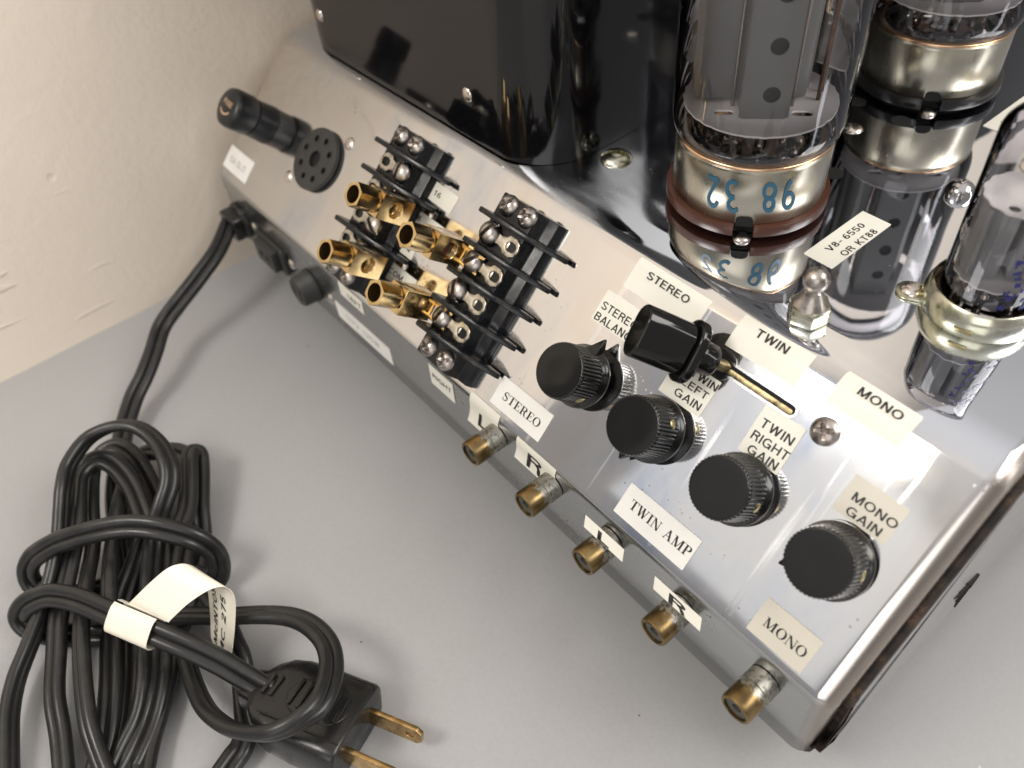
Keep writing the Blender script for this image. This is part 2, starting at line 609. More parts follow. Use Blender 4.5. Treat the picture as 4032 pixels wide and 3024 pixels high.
# ------------------------------------------------------------------ lettering
def ribbon(pts, w0, w1=None, z=0.0):
    """flat stroke through 2-D points; width runs from w0 to w1 (or a list)"""
    n = len(pts)
    ws = w0 if isinstance(w0, list) else [w0 + ((w1 if w1 is not None else w0) - w0) * i / (n - 1) for i in range(n)]
    V, F = [], []
    for i in range(n):
        a, b = Vector(pts[max(i - 1, 0)]), Vector(pts[min(i + 1, n - 1)])
        t = (b - a).normalized()
        nx, ny = -t.y, t.x
        V.append((pts[i][0] + nx * ws[i] / 2, pts[i][1] + ny * ws[i] / 2, z))
        V.append((pts[i][0] - nx * ws[i] / 2, pts[i][1] - ny * ws[i] / 2, z))
    for i in range(n - 1):
        F.append((2 * i, 2 * i + 1, 2 * i + 3, 2 * i + 2))
    return V, F


def ell(cx, cy, rx, ry, a0, a1, n=18):
    return [(cx + rx * math.cos(math.radians(a0 + (a1 - a0) * i / n)), cy + ry * math.sin(math.radians(a0 + (a1 - a0) * i / n))) for i in range(n + 1)]


def sans_letter(c, t=.15):
    """plain grotesque letter, height 1, stroke t; returns (list of flat strokes, advance)"""
    h = t / 2
    L = []
    def ln(*pts):
        for a, b in zip(pts[:-1], pts[1:]):
            L.append(ribbon([a, b], t))
    def cv(pts):
        L.append(ribbon(pts, t))
    if c == 'T':
        ln((0, 1 - h), (.62, 1 - h)); ln((.31, 0), (.31, 1)); w = .62
    elif c in 'EF':
        ln((h, 0), (h, 1)); ln((0, 1 - h), (.58, 1 - h)); ln((0, .52), (.53, .52)); w = .60
        if c == 'E':
            ln((0, h), (.60, h)); w = .62
    elif c == 'L':
        ln((h, 0), (h, 1)); ln((0, h), (.54, h)); w = .55
    elif c == 'I':
        ln((h, 0), (h, 1)); w = t
    elif c == 'H':
        ln((h, 0), (h, 1)); ln((.62, 0), (.62, 1)); ln((0, .52), (.62, .52)); w = .62 + h
    elif c in 'RPB':
        ln((h, 0), (h, 1)); ln((0, 1 - h), (.38, 1 - h)); cv(ell(.38, .735, .2, .265 - h, 90, -90, 14)); ln((0, .47 + h), (.38, .47 + h)); w = .66
        if c == 'R':
            cv([(.36, .5), (.48, .44), (.54, .30), (.56, .12), (.62, 0)])
        if c == 'B':
            cv(ell(.40, .27, .21, .27 - h, 90, -90, 14)); ln((0, h), (.40, h)); w = .69
    elif c == 'O':
        cv(ell(.40, .5, .40 - h, .51 - h, 0, 360, 36)); w = .80
    elif c == 'C':
        cv(ell(.40, .5, .40 - h, .51 - h, 42, 318, 30)); w = .74
    elif c == 'c':
        cv(ell(.28, .36, .28 - h, .36 - h, 42, 318, 24)); w = .52
    elif c == 'G':
        cv(ell(.40, .5, .40 - h, .51 - h, 42, 335, 30)); ln((.42, .46), (.78, .46)); ln((.715, .46), (.715, 0)); w = .80
    elif c == 'S':
        cv(ell(.33, .735, .33 - h, .265 - h, 15, 215, 18) + [(.33, .5)] + ell(.34, .265, .34 - h, .275 - h, 35, -165, 20)); w = .67
    elif c == 'W':
        for a, b in (((h, 1), (.25, 0)), ((.25, 0), (.47, 1)), ((.47, 1), (.69, 0)), ((.69, 0), (.94 - h, 1))):
            ln(a, b)
        w = .94
    elif c == 'N':
        ln((h, 0), (h, 1)); ln((.09, 1), (.57, 0)); ln((.66 - h, 0), (.66 - h, 1)); w = .66
    elif c == 'M':
        ln((h, 0), (h, 1)); ln((.10, 1), (.40, 0)); ln((.40, 0), (.70, 1)); ln((.80 - h, 0), (.80 - h, 1)); w = .80
    elif c == 'A':
        ln((.05, 0), (.35, 1)); ln((.35, 1), (.65, 0)); ln((.15, .30), (.55, .30)); w = .70
    elif c == 'V':
        ln((.05, 1), (.34, 0)); ln((.34, 0), (.63, 1)); w = .68
    elif c == 'K':
        ln((h, 0), (h, 1)); ln((h, .36), (.60, 1)); ln((.24, .58), (.64, 0)); w = .68
    elif c == 'U':
        cv([(h, 1), (h, .34)] + ell(.32, .33, .32 - h, .33 - h, 180, 360, 14) + [(.64 - h, 1)]); w = .64
    elif c == '0':
        cv(ell(.28, .5, .28 - h, .5 - h, 0, 360, 30)); w = .56
    elif c == '1':
        ln((.26, 0), (.26, 1)); ln((.04, .76), (.26, .92)); w = .42
    elif c == '2':
        cv(ell(.28, .72, .28 - h, .28 - h, 165, -40, 16) + [(.20, .24), (.06, h)]); ln((0, h), (.55, h)); w = .57
    elif c == '4':
        ln((.40, 0), (.40, 1)); ln((.38, 1), (.04, .30)); ln((0, .28), (.56, .28)); w = .58
    elif c == '5':
        ln((.10, 1 - h), (.53, 1 - h)); ln((.12, 1), (.07, .48)); cv([(.07, .50)] + ell(.27, .32, .29 - h, .33 - h, 120, -155, 20)); w = .57
    elif c == '6':
        cv(ell(.28, .31, .28 - h, .31 - h, 0, 360, 24)); cv([(h, .32), (.09, .60), (.20, .86), (.33, 1 - h), (.47, .86)]); w = .57
    elif c == '7':
        ln((0, 1 - h), (.55, 1 - h)); cv([(.50, .95), (.32, .56), (.20, 0)]); w = .56
    elif c == '8':
        cv(ell(.28, .745, .25 - h, .255 - h, 0, 360, 24)); cv(ell(.28, .275, .28 - h, .275 - h, 0, 360, 24)); w = .57
    elif c == '9':
        cv(ell(.28, .69, .28 - h, .31 - h, 0, 360, 24)); cv([(.56 - h, .68), (.47, .40), (.36, .14), (.23, h), (.09, .14)]); w = .57
    elif c == '-':
        ln((.02, .38), (.36, .38)); w = .38
    else:
        w = .16
    return L, w


def text_vf(txt, cap, width=None, bold=.012):
    V, F, x, z = [], [], 0.0, 0
    for c in txt:
        L, w = sans_letter(c, .13 + bold * 1.6)
        for v, f in L:
            o = len(V)
            V += [(p[0] + x, p[1], z * .0008) for p in v]
            F += [tuple(i + o for i in q) for q in f]
            z = (z + 1) % 9
        x += w + .13
    x -= .13
    sx = cap if width is None else width / x
    return [((p[0] - x / 2) * sx, p[1] * cap, p[2] * cap) for p in V], F


def serif_letter(c):
    """bold roman capital, height 1; returns (vf, advance)"""
    th, hr, sf = .17, .055, .05
    L = []
    def bar(x0, x1, y0, y1):
        L.append(ribbon([((x0 + x1) / 2, y0), ((x0 + x1) / 2, y1)], abs(x1 - x0)))
    def foot(cx, y, w):
        bar(cx - w / 2, cx + w / 2, y, y + (sf if y < .5 else -sf))
    if c == 'T':
        bar(.29, .29 + th, 0, 1); foot(.375, 0, .36); bar(0, .75, 1 - hr, 1)
        L.append(ribbon([(.03, 1), (.045, .70)], .075, .02)); L.append(ribbon([(.72, 1), (.705, .70)], .075, .02)); w = .75
    elif c == 'E':
        bar(.10, .10 + th, 0, 1); bar(0, .64, 0, hr); bar(0, .62, 1 - hr, 1); bar(.2, .46, .5, .5 + hr)
        L.append(ribbon([(.61, 0), (.635, .30)], .08, .02)); L.append(ribbon([(.59, 1), (.61, .72)], .075, .02)); L.append(ribbon([(.45, .38), (.45, .67)], .045)); w = .68
    elif c == 'I':
        bar(.10, .10 + th, 0, 1); foot(.185, 0, .36); foot(.185, 1, .36); w = .38
    elif c == 'O':
        L.append(ribbon(ell(.40, .5, .32, .485, 0, 360, 40), [.04 + .125 * abs(math.cos(2 * math.pi * i / 40)) for i in range(41)])); w = .80
    elif c in 'RP':
        bar(.10, .10 + th, 0, 1); foot(.185, 0, .36)
        L.append(ribbon([(.0, 1 - hr / 2), (.40, 1 - hr / 2)], hr))
        L.append(ribbon(ell(.40, .745, .20, .228, 90, -90, 20), [.045 + .13 * abs(math.sin(math.pi * i / 20)) for i in range(21)]))
        L.append(ribbon([(.2, .517), (.40, .517)], hr))
        if c == 'R':
            L.append(ribbon([(.36, .52), (.50, .42), (.57, .15), (.66, .03), (.80, .05)], [.05, .15, .15, .10, .04])); w = .80
        else:
            w = .66
    elif c == 'S':
        pts = ell(.31, .745, .22, .225, 20, 210, 16) + ell(.29, .265, .24, .235, 75, -160, 20)[1:]
        n = len(pts)
        ws = [.05 + .13 * math.exp(-((i / (n - 1) - .48) / .16) ** 2) + .05 * math.exp(-((i / (n - 1) - .16) / .1) ** 2) + .06 * math.exp(-((i / (n - 1) - .78) / .1) ** 2) for i in range(n)]
        L.append(ribbon(pts, ws)); L.append(ribbon([(.53, 1.0), (.525, .68)], .05, .03)); L.append(ribbon([(.06, 0), (.065, .34)], .05, .03)); w = .62
    elif c == 'W':
        for a, b, t_ in (((.12, 1), (.34, 0), th), ((.34, 0), (.54, 1), hr), ((.50, 1), (.72, 0), th), ((.72, 0), (.94, 1), hr)):
            L.append(ribbon([a, b], t_))
        foot(.12, 1, .30); foot(.52, 1, .22); foot(.94, 1, .24); w = 1.08
    elif c == 'A':
        L.append(ribbon([(.10, 0), (.37, .98)], hr)); L.append(ribbon([(.36, 1), (.66, 0)], th)); bar(.18, .56, .31, .31 + hr)
        foot(.10, 0, .24); foot(.66, 0, .32); w = .84
    elif c == 'M':
        L.append(ribbon([(.12, 0), (.12, 1)], hr)); L.append(ribbon([(.15, 1), (.46, .02)], th)); L.append(ribbon([(.46, .02), (.78, 1)], hr)); bar(.74, .74 + th, 0, 1)
        foot(.12, 0, .24); foot(.83, 0, .34); foot(.10, 1, .24); foot(.85, 1, .30); w = 1.02
    elif c == 'N':
        L.append(ribbon([(.13, 0), (.13, 1)], hr)); L.append(ribbon([(.14, 1), (.70, 0)], th)); L.append(ribbon([(.71, 0), (.71, 1)], hr))
        foot(.13, 0, .26); foot(.09, 1, .24); foot(.71, 1, .26); w = .84
    else:
        w = .42
    V, F = [], []
    for i, vf in enumerate(L):      # each stroke a hair above the one before
        o = len(V)
        V += [(p[0], p[1], i * .0012) for p in vf[0]]
        F += [tuple(q + o for q in f) for f in vf[1]]
    return (V, F), w


def serif_vf(txt, cap, width):
    V, F, x = [], [], 0.0
    for c in txt:
        (v, f), w = serif_letter(c)
        o = len(V)
        V += [(p[0] + x, p[1], p[2]) for p in v]
        F += [tuple(i + o for i in q) for q in f]
        x += w + .06
    x -= .06
    sx = width / x
    return [((p[0] - x / 2) * sx, p[1] * cap, p[2] * cap) for p in V], F


def screw_head(R, H, kind, phase=0.0, rings=13, seg=56):
    """domed screw head with a real recess: 'cross', 'slot' or plain"""
    V, F = [(0, 0, 0)], []
    def z_at(x, y):
        r = math.hypot(x, y) / R
        z = H * (1 - .80 * r ** 3.2) if r < .999 else H * .12
        c, s_ = math.cos(phase), math.sin(phase)
        a, b = x * c + y * s_, -x * s_ + y * c
        if kind == 'slot' and abs(b) < .15 * R:
            z -= .75 * H
        if kind == 'cross':
            d = 0
            for p, q in ((a, b), (b, a)):
                w = .23 * R * (1 - .45 * abs(p) / (.66 * R))
                if abs(q) < w and abs(p) < .66 * R:
                    d = max(d, .95 * H * (1 - .8 * abs(p) / (.66 * R)))
            z -= d
        return max(z, -.15 * H)
    V[0] = (0, 0, z_at(0, 0))
    for j in range(1, rings + 1):
        r = R * (j / rings) ** .9
        for i in range(seg):
            a = 2 * math.pi * i / seg
            V.append((r * math.cos(a), r * math.sin(a), z_at(r * math.cos(a), r * math.sin(a))))
    for i in range(seg):
        V.append((R * math.cos(2 * math.pi * i / seg), R * math.sin(2 * math.pi * i / seg), -.3))
    for i in range(seg):
        F.append((0, 1 + i, 1 + (i + 1) % seg))
    for j in range(rings):
        for i in range(seg):
            a, b = 1 + j * seg + i, 1 + j * seg + (i + 1) % seg
            F.append((a, a + seg, b + seg, b))
    return V, F

# ------------------------------------------------------------------ table and wall
add('table', mesh('table', box(-310.5, 1500, -1500, 1500, TABLE_Z - 25, TABLE_Z)), 'table', kind='structure')
WALL_X = -310.0
add('wall', mesh('wall', box(WALL_X - 60, WALL_X, -330, 1500, -900, 1600)), 'wall', kind='structure')

# ------------------------------------------------------------------ chassis
amp = add('valve_amplifier', None, None, None, TM(-152, 180, TABLE_Z),
          'chrome valve amplifier chassis with sloped connector panel and paper labels', 'amplifier')


def arc_corner(p, a, b, r, n=8):
    """round the corner p between points a and b with radius r (2-D)"""
    p, a, b = Vector(p), Vector(a), Vector(b)
    da, db = (a - p).normalized(), (b - p).normalized()
    ang = math.acos(max(-1, min(1, da.dot(db))))
    t = r / math.tan(ang / 2)
    c = p + (da + db).normalized() * (r / math.sin(ang / 2))
    s0, s1 = p + da * t - c, p + db * t - c
    a0 = math.atan2(s0.y, s0.x)
    d = math.atan2(s0.x * s1.y - s0.y * s1.x, s0.dot(s1))
    return [(c.x + r * math.cos(a0 + d * i / n), c.y + r * math.sin(a0 + d * i / n)) for i in range(n + 1)]


DEPTH = 406.0
FOLD_T, FOLD_Y = 4.2, 10.0      # the upper fold starts this far down the slope and ends this far back on the deck


def fold_curve(n=22):
    p2_ = Vector((EV.y, EV.z)) * FOLD_T
    return [tuple(Vector((FOLD_Y, 0)) * (1 - t) ** 2 + p2_ * t * t) for t in [i / n for i in range(n + 1)]]


def fold_sink(v):
    """how far the rounded fold lies below the plane of the slope at v"""
    if v >= FOLD_T:
        return 0.0
    best = None
    for y, z in fold_curve(60):
        vv, hh = y * EV.y + z * EV.z, y * NV.y + z * NV.z
        if best is not None and best[0] <= v <= vv:
            f_ = (v - best[0]) / (vv - best[0] + 1e-9)
            return best[1] + (hh - best[1]) * f_
        best = (vv, hh)
    return 0.0


BP = (FY + .3, BZ - .2)
prof = [(DEPTH, 0), (300, 0), (150, 0), (60, 0), (24, 0)]
prof += fold_curve()
prof += [(BP[0] * t, BP[1] * t) for t in (.2, .4, .6, .8)]
prof += arc_corner(BP, (0, 0), (FY, ZB), 5.0)
prof += [(FY, -60), (FY, ZB + 1.2), (FY + 1.2, ZB), (FY + 9, ZB)]
# outward normals of the profile
PN = []
for i in range(len(prof)):
    a, b = Vector(prof[max(i - 1, 0)]), Vector(prof[min(i + 1, len(prof) - 1)])
    t = (b - a).normalized()
    PN.append(Vector((t.y, -t.x)))
if PN[0].y < 0:
    PN = [-n for n in PN]


def prof_ring(x, inset):
    return [(x, p[0] - n.x * inset, p[1] - n.y * inset) for p, n in zip(prof, PN)]


RE = 5.0
stations = []
for i in range(7):
    t = math.radians(90 * i / 6)
    stations.append((-LEN + RE - RE * math.cos(t), RE * (1 - math.sin(t))))
stations += [(-LEN + (LEN - 0) * f_, 0.0) for f_ in (.15, .3, .45, .6, .75, .9)]
for i in range(7):
    t = math.radians(90 * i / 6)
    stations.append((-RE + RE * math.sin(t), RE * (1 - math.cos(t))))
V, F = [], []
npf = len(prof)
for x, ins in stations:
    V += prof_ring(x, ins)
for i in range(len(stations) - 1):
    for j in range(npf - 1):
        F.append((i * npf + j, i * npf + j + 1, (i + 1) * npf + j + 1, (i + 1) * npf + j))
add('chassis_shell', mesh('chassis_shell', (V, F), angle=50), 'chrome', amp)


def end_poly(inset, zlow):
    pts = []
    for p, n in zip(prof, PN):
        y, z = p[0] - n.x * inset, p[1] - n.y * inset
        if z > zlow:
            pts.append((y, z))
    pts.append((pts[-1][0], zlow))
    pts.append((DEPTH - 2, zlow))
    return pts


def end_slab(name, x0, x1, inset, zlow, mat, bevel=0.0):
    # local x -> world y, local y -> world z, extrude along world x
    T = frame((0, 0, 0), (0, 1, 0), (0, 0, 1), (1, 0, 0))
    return add(name, mesh(name, prism(end_poly(inset, zlow), x0, x1), bevel), mat, amp, T)


end_slab('end_gap_shade', -6, -.4, 5.2, ZB + .5, 'dark')  # black slab stands in for the shade inside the end seam
end_slab('rusty_flange', -.6, 1.6, 6.0, ZB - .2, 'rust', .25)
end_slab('end_plate', 1.0, 1.9, 8.6, ZB - .3, 'end_chrome')
end_slab('far_end_plate', -LEN - .2, -LEN + 3, 5.0, ZB, 'end_chrome')
add('bottom_plate', mesh('bottom_plate', box(-LEN + 3, -3, FY + 4, DEPTH - 2, ZB - 1.2, ZB + 1)), 'socket_black', amp)
foot_me = mesh('foot', lathe([(8.5, 0), (9, 1), (9.5, 18), (9.5, 18.8)], 28), .3)
for fx, fy in ((-270, 5), (-32, 5), (-270, 365), (-32, 365)):
    add('foot', foot_me, 'rubber', amp, TM(fx, fy, TABLE_Z))

# ------------------------------------------------------------------ transformer cans (the near one in view, the others mirrored in the deck)
def can(y0, y1, name, rivets):
    x0, x1, hgt, r = -293.0, -147.5, 128.0, 21.0
    body = mesh(name, prism(rounded_rect(x0, x1, y0, y1, r, 18), .15, hgt), angle=40)
    o = add(name, body, 'paint', amp)
    if rivets:
        rv = mesh('rivet', screw_head(2.3, .9, 'plain'))
        for rx, rz in ((-271.5, 14.6), (-181.5, 15.8)):
            add('rivet', rv, 'rivet', o, frame((rx, y0 - .05, rz), (1, 0, 0), (0, 0, 1), (0, -1, 0)))


can(2.2, 128, 'transformer_can', True)
can(138, 264, 'transformer_can', False)
can(274, 400, 'transformer_can', False)

# ------------------------------------------------------------------ labels and lettering on the amplifier
def label_plate(T, w, h, mat, lines, serif=False, name='label', bold=.012, ink='ink', r=.25, label=None, bend=None):
    """lines: (text, cap height, width, centre x, baseline y) in label coordinates, origin at the label's centre"""
    if bend is None:
        plate = prism(rounded_rect(-w / 2, w / 2, -h / 2, h / 2, r, 3), .02, .14)
    else:
        V_, F_, nb = [], [], 16
        for i in range(nb + 1):
            y = h / 2 - h * i / nb
            xe = w / 2 - (r * .35 if i in (0, nb) else 0)
            V_ += [(-xe, y, .02), (xe, y, .02), (xe, y, .14), (-xe, y, .14)]
        for i in range(nb):
            F_ += [(i * 4 + j, i * 4 + (j + 1) % 4, i * 4 + 4 + (j + 1) % 4, i * 4 + 4 + j) for j in range(4)]
        F_ += [(3, 2, 1, 0), (nb * 4, nb * 4 + 1, nb * 4 + 2, nb * 4 + 3)]
        plate = ([(x, y, z + bend(y)) for x, y, z in V_], F_)
    o = add(name, mesh(name, plate), mat, amp, T, label=label)
    for txt, cap, wd, cx, by_ in lines:
        vf = serif_vf(txt, cap, wd) if serif else text_vf(txt, cap, wd, bold)
        vf = vf_move(vf, Matrix.Translation((cx, by_, .19)))
        if bend is not None:
            vf = ([(x, y, z + bend(y) + .16) for x, y, z in vf[0]], vf[1])
        add('lettering', mesh('lettering', vf), ink, o, T)
    return o


def slope_label(x0, x1, v0, v1, rot, mat, lines, serif=False, **kw):
    """lines: (text, cap, width, left x on the panel, baseline v on the panel)"""
    cx, cv = (x0 + x1) / 2, (v0 + v1) / 2
    ls = [(t, c, w, x + w / 2 - cx, -(v - cv)) for t, c, w, x, v in lines]
    if v0 < FOLD_T:      # tape follows the upper fold
        kw['bend'] = lambda y: fold_sink(cv - y)
    return label_plate(SM(cx, cv, 0, rot), x1 - x0, v1 - v0, mat, ls, serif, **kw)


slope_label(-102.9, -77.8, 1.9, 11.1, -.4, 'label', [('STEREO', 2.1, 14.6, -98.0, 6.0)])
slope_label(-68.6, -47.9, .3, 9.3, .8, 'label', [('TWIN', 2.2, 9.2, -63.3, 3.7)])
slope_label(-40.2, -21.2, -.7, 8.0, -.9, 'label', [('MONO', 2.0, 11.0, -35.4, 2.7)], r=.9)
slope_label(-106.3, -88.5, 13.9, 23.3, .3, 'label', [('STEREO', 2.3, 13.2, -105.4, 19.4), ('BALANCE', 2.3, 15.6, -105.6, 22.9)])
slope_label(-77.2, -63.6, 17.8, 28.4, .6, 'label', [('TWIN', 2.0, 8.3, -71.9, 20.6), ('LEFT', 2.0, 8.0, -72.6, 23.7), ('GAIN', 2.1, 8.4, -73.0, 27.0)])
slope_label(-51.0, -39.6, 15.7, 28.5, 1.3, 'label', [('TWIN', 2.3, 9.0, -49.6, 21.0), ('RIGHT', 2.3, 10.3, -49.9, 24.6), ('GAIN', 2.2, 8.4, -48.9, 27.9)])
slope_label(-25.2, -11.9, 17.5, 26.9, -.5, 'label_grey', [('MONO', 2.1, 10.9, -23.0, 22.9), ('GAIN', 2.1, 8.5, -22.4, 26.2)])
slope_label(-121.7, -99.8, 52.0, 61.1, .5, 'label_white', [('STEREO', 2.6, 16.0, -118.3, 58.0)], serif=True)
slope_label(-69.0, -44.9, 52.3, 61.5, 0, 'label_white', [('TWIN AMP', 2.7, 20.3, -66.0, 58.1)], serif=True)
slope_label(-24.8, -9.7, 52.4, 61.7, .3, 'label_grey', [('MONO', 2.45, 11.2, -22.3, 58.5)], serif=True)
slope_label(-302.3, -282.0, 50.5, 60.0, 0, 'label_white', [('5A SLO', 2.6, 13.0, -299.0, 56.8)], ink='ink_faint')
slope_label(-186.4, -173.0, 15.9, 22.2, -1.5, 'label', [('16', 1.8, 3.6, -184.0, 20.1)])
slope_label(-188.4, -171.9, 26.9, 33.2, 0, 'label', [('8', 1.8, 1.7, -185.3, 30.0)])
slope_label(-188.0, -178.6, 36.6, 42.2, 0, 'label', [('4', 1.8, 1.8, -182.6, 40.6)])
slope_label(-188.4, -171.4, 46.4, 52.4, .6, 'label', [('COM', 1.9, 7.8, -185.6, 50.1)])

# tape stuck on the deck in front of the power valves: reads along +y
def deck_label(x0, x1, y0, y1, l1, l2):
    T = frame(((x0 + x1) / 2, (y0 + y1) / 2, 0), (0, 1, 0), (-1, 0, 0), (0, 0, 1))
    label_plate(T, y1 - y0, x1 - x0, 'label', [(l1, 2.0, 15.6, .1, -.1), (l2, 2.0, 14.6, .6, -3.9)])


deck_label(-72.7, -63.9, 28.1, 54.1, 'V8- 6550', 'OR  KT88')
deck_label(-72.5, -63.7, 114.6, 140.6, 'V9- 6550', 'OR  KT88')

# tape wrapped over the lower fold: follow the chassis profile
iB = min(range(len(prof)), key=lambda i: (prof[i][0] - BP[0]) ** 2 + (prof[i][1] - BP[1]) ** 2)
cum = [0.0]
for i in range(1, len(prof)):
    cum.append(cum[-1] + math.hypot(prof[i][0] - prof[i - 1][0], prof[i][1] - prof[i - 1][1]))
sB = cum[iB]


def fold_point(x, s, off):
    """point at arc length s past the lower fold (down positive), raised by off"""
    t = sB + s
    i = max(j for j in range(len(cum)) if cum[j] <= t)
    i = min(i, len(prof) - 2)
    f_ = (t - cum[i]) / (cum[i + 1] - cum[i])
    p = Vector(prof[i]).lerp(Vector(prof[i + 1]), f_)
    n = PN[i].lerp(PN[i + 1], f_).normalized()
    return Vector((x, p.x + n.x * off, p.y + n.y * off))


def fold_label(x0, x1, s0, s1, txt, cap, wd, cx, sbase, lift=0.0, skew=0.0, mat='label'):
    n, V, F = 14, [], []
    def off(s):
        return .12 + lift * max(0, (s - s0) / (s1 - s0) - .45) ** 2
    for i in range(n + 1):
        s = s0 + (s1 - s0) * i / n
        for x in (x0, x1):
            for d in (0, .12):
                V.append(fold_point(x + skew * (s - s0), s + .06 * (x - x0) * 0, off(s) + d))
    for i in range(n):
        a, b = i * 4, i * 4 + 4
        F += [(a + 1, a + 3, b + 3, b + 1), (a, b, b + 2, a + 2), (a, a + 1, b + 1, b), (a + 2, b + 2, b + 3, a + 3)]
    F += [(0, 2, 3, 1), (n * 4, n * 4 + 1, n * 4 + 3, n * 4 + 2)]
    o = add('label', mesh('label', (V, F)), mat, amp)
    tv, tf = text_vf(txt, cap, wd)
    tv = [tuple(fold_point(cx + p[0] + skew * (sbase - p[1] - s0), sbase - p[1], off(sbase - p[1]) + .17)) for p in tv]
    add('lettering', mesh('lettering', (tv, tf)), 'ink', o)


fold_label(-129.3, -115.4, -1.8, 9.4, 'L', 4.6, 4.6, -122.3, 8.2, lift=5.5)
fold_label(-106.9, -90.0, -.6, 7.4, 'R', 5.2, 6.0, -98.6, 6.8, lift=4.0)
fold_label(-150.9, -138.0, 1.4, 10.4, 'RIGHT', 2.0, 10.2, -144.4, 6.6)
fold_label(-206.4, -190.6, .6, 6.6, 'LEFT', 2.2, 8.6, -196.4, 5.0)


def jack_tape(x0, x1, y0, y1, z, txt, wd):
    """short tape lying across the top of a phono jack"""
    n, V, F = 12, [], []
    def pt(u, w, d):   # u 0..1 along x, w 0..1 from the upper to the outer edge
        return (x0 + (x1 - x0) * u + w * 1.5, y0 + (y1 - y0) * w, z + (1 - w) * 1.9 + d)
    for i in range(n + 1):
        for w in (0, 1):
            for d in (0, .12):
                V.append(pt(i / n, w, d))
    for i in range(n):
        a, b = i * 4, i * 4 + 4
        F += [(a + 1, b + 1, b + 3, a + 3), (a, a + 2, b + 2, b), (a, b, b + 1, a + 1), (a + 2, a + 3, b + 3, b + 2)]
    F += [(0, 1, 3, 2), (n * 4, n * 4 + 2, n * 4 + 3, n * 4 + 1)]
    o = add('label', mesh('label', (V, F)), 'label', amp)
    tv, tf = text_vf(txt, 1.0, wd, .03)
    hh = max(p[1] for p in tv)
    tv = [pt(.5 + p[0] / (x1 - x0), 1.0 - p[1] / hh * .74, .17) for p in tv]
    add('lettering', mesh('lettering', (tv, tf)), 'ink', o)


jack_tape(-74.6, -60.1, -49.2, -51.3, -47.9, 'L', 4.4)
jack_tape(-50.0, -34.5, -48.3, -50.4, -49.3, 'R', 5.4)
label_plate(FM(-195.6, -63.0, .05, 1.0), 37.4, 8.2, 'label_white', [('117V  125W', 2.4, 23.0, -.6, -1.0)], name='label', ink='ink_faint')

# ------------------------------------------------------------------ knobs
KN_PROF = [(8.7, 3.0), (8.95, 3.3), (8.9, 4.1), (8.35, 4.9), (8.15, 5.4), (7.98, 5.9), (7.95, 6.1), (7.75, 13.6), (7.6, 14.3), (7.25, 14.75), (7.05, 14.8)]
knob_me = mesh('knob', lathe(KN_PROF, 288, mod=lambda r, z, a: r - (.26 * (0.5 + 0.5 * math.cos(48 * a)) if 5.95 < z < 14.4 else 0)), angle=60)
face_me = mesh('face', lathe([(7.1, 14.70), (7.0, 14.95), (6.6, 14.97), (3.0, 14.9), (.6, 14.88)], 64, True, True))
nut_me = mesh('hex_nut', prism(circle(5.6, 6), .1, 1.75), .25)
bush_me = mesh('bushing', lathe([(3.2, 0), (3.2, 4.0)], 24))
washer_me = mesh('washer', lathe([(6.4, .02), (6.4, .45), (6.1, .6)], 36), angle=50)
# pointer: swept horn along the skirt
pv = []
pointer_me = mesh('pointer', vf_join(
    ([(7.6, -2.6, 3.1), (12.2, -.25, 3.2), (12.2, .25, 3.2), (7.6, 2.6, 3.1), (7.6, -2.0, 6.6), (11.9, -.2, 4.2), (11.9, .2, 4.2), (7.6, 2.0, 6.6)],
     [(3, 2, 1, 0), (4, 5, 6, 7), (0, 1, 5, 4), (1, 2, 6, 5), (2, 3, 7, 6), (3, 0, 4, 7)])), .25)
setscrew_me = mesh('set_screw', vf_move(screw_head(1.35, .35, 'slot'), frame((7.75, 0, 8.0), (0, 1, 0), (0, 0, 1), (1, 0, 0))))
KNOBS = [(-97.1, 37.4, 87, -35, 0.0), (-71.1, 37.05, -106, 40, -.6), (-44.6, 36.35, -153, 2, -1.2), (-18.0, 36.0, -138, 16, -1.2)]
for kx, kv, ang, sc_ang, dz in KNOBS:
    T = SM(kx, kv, dz)
    o = add('control_knob', knob_me, 'knob', amp, T)
    add('face', face_me, 'knob_face', o, T)
    add('pointer', pointer_me, 'knob', o, SM(kx, kv, dz, ang))
    add('set_screw', setscrew_me, 'nut', o, SM(kx, kv, dz, sc_ang))
    add('hex_nut', nut_me, 'nut', o, SM(kx, kv, 0, 17))
    add('bushing', bush_me, 'nut', o, SM(kx, kv))
    add('washer', washer_me, 'nickel', o, SM(kx, kv))

# ------------------------------------------------------------------ mode switch: slot with a lever knob
sw = add('switch_slot', mesh('switch_slot', holed(stadium(30.0, 3.9, 10), [stadium(28.6, 2.5, 10)], .02, .22)), 'end_chrome', amp, SM(-58.6, 13.9))
add('slot_shadow', mesh('slot_shadow', prism(stadium(28.6, 2.5, 10), .03, .06)), 'dark', sw, SM(-58.6, 13.9))
add('slot_blade', mesh('slot_blade', prism(stadium(27.6, 1.35, 10, 0, -.42), .06, .13), .04), 'slot_brass', sw, SM(-58.6, 13.9))
A0, A1 = sl(-65.6, 14.0, 0), sl(-80.6, 16.5, 20.5)
ax = (A1 - A0).normalized()
vx = (EV - ax * EV.dot(ax)).normalized()          # long axis of the oval, down the slope
LT = frame(A0, vx, ax.cross(vx), ax)
LL = (A1 - A0).length
lev = add('lever_knob', mesh('lever_knob', vf_join(prism(stadium(13.6, 8.2, 12), LL - 13.6, LL)), .5, angle=40, seg=3), 'lever', amp, LT)
add('lever_flange', mesh('lever_flange', prism(stadium(16.6, 10.6, 12), LL - 16.6, LL - 14.0), .6, angle=40, seg=3), 'lever', lev, LT)
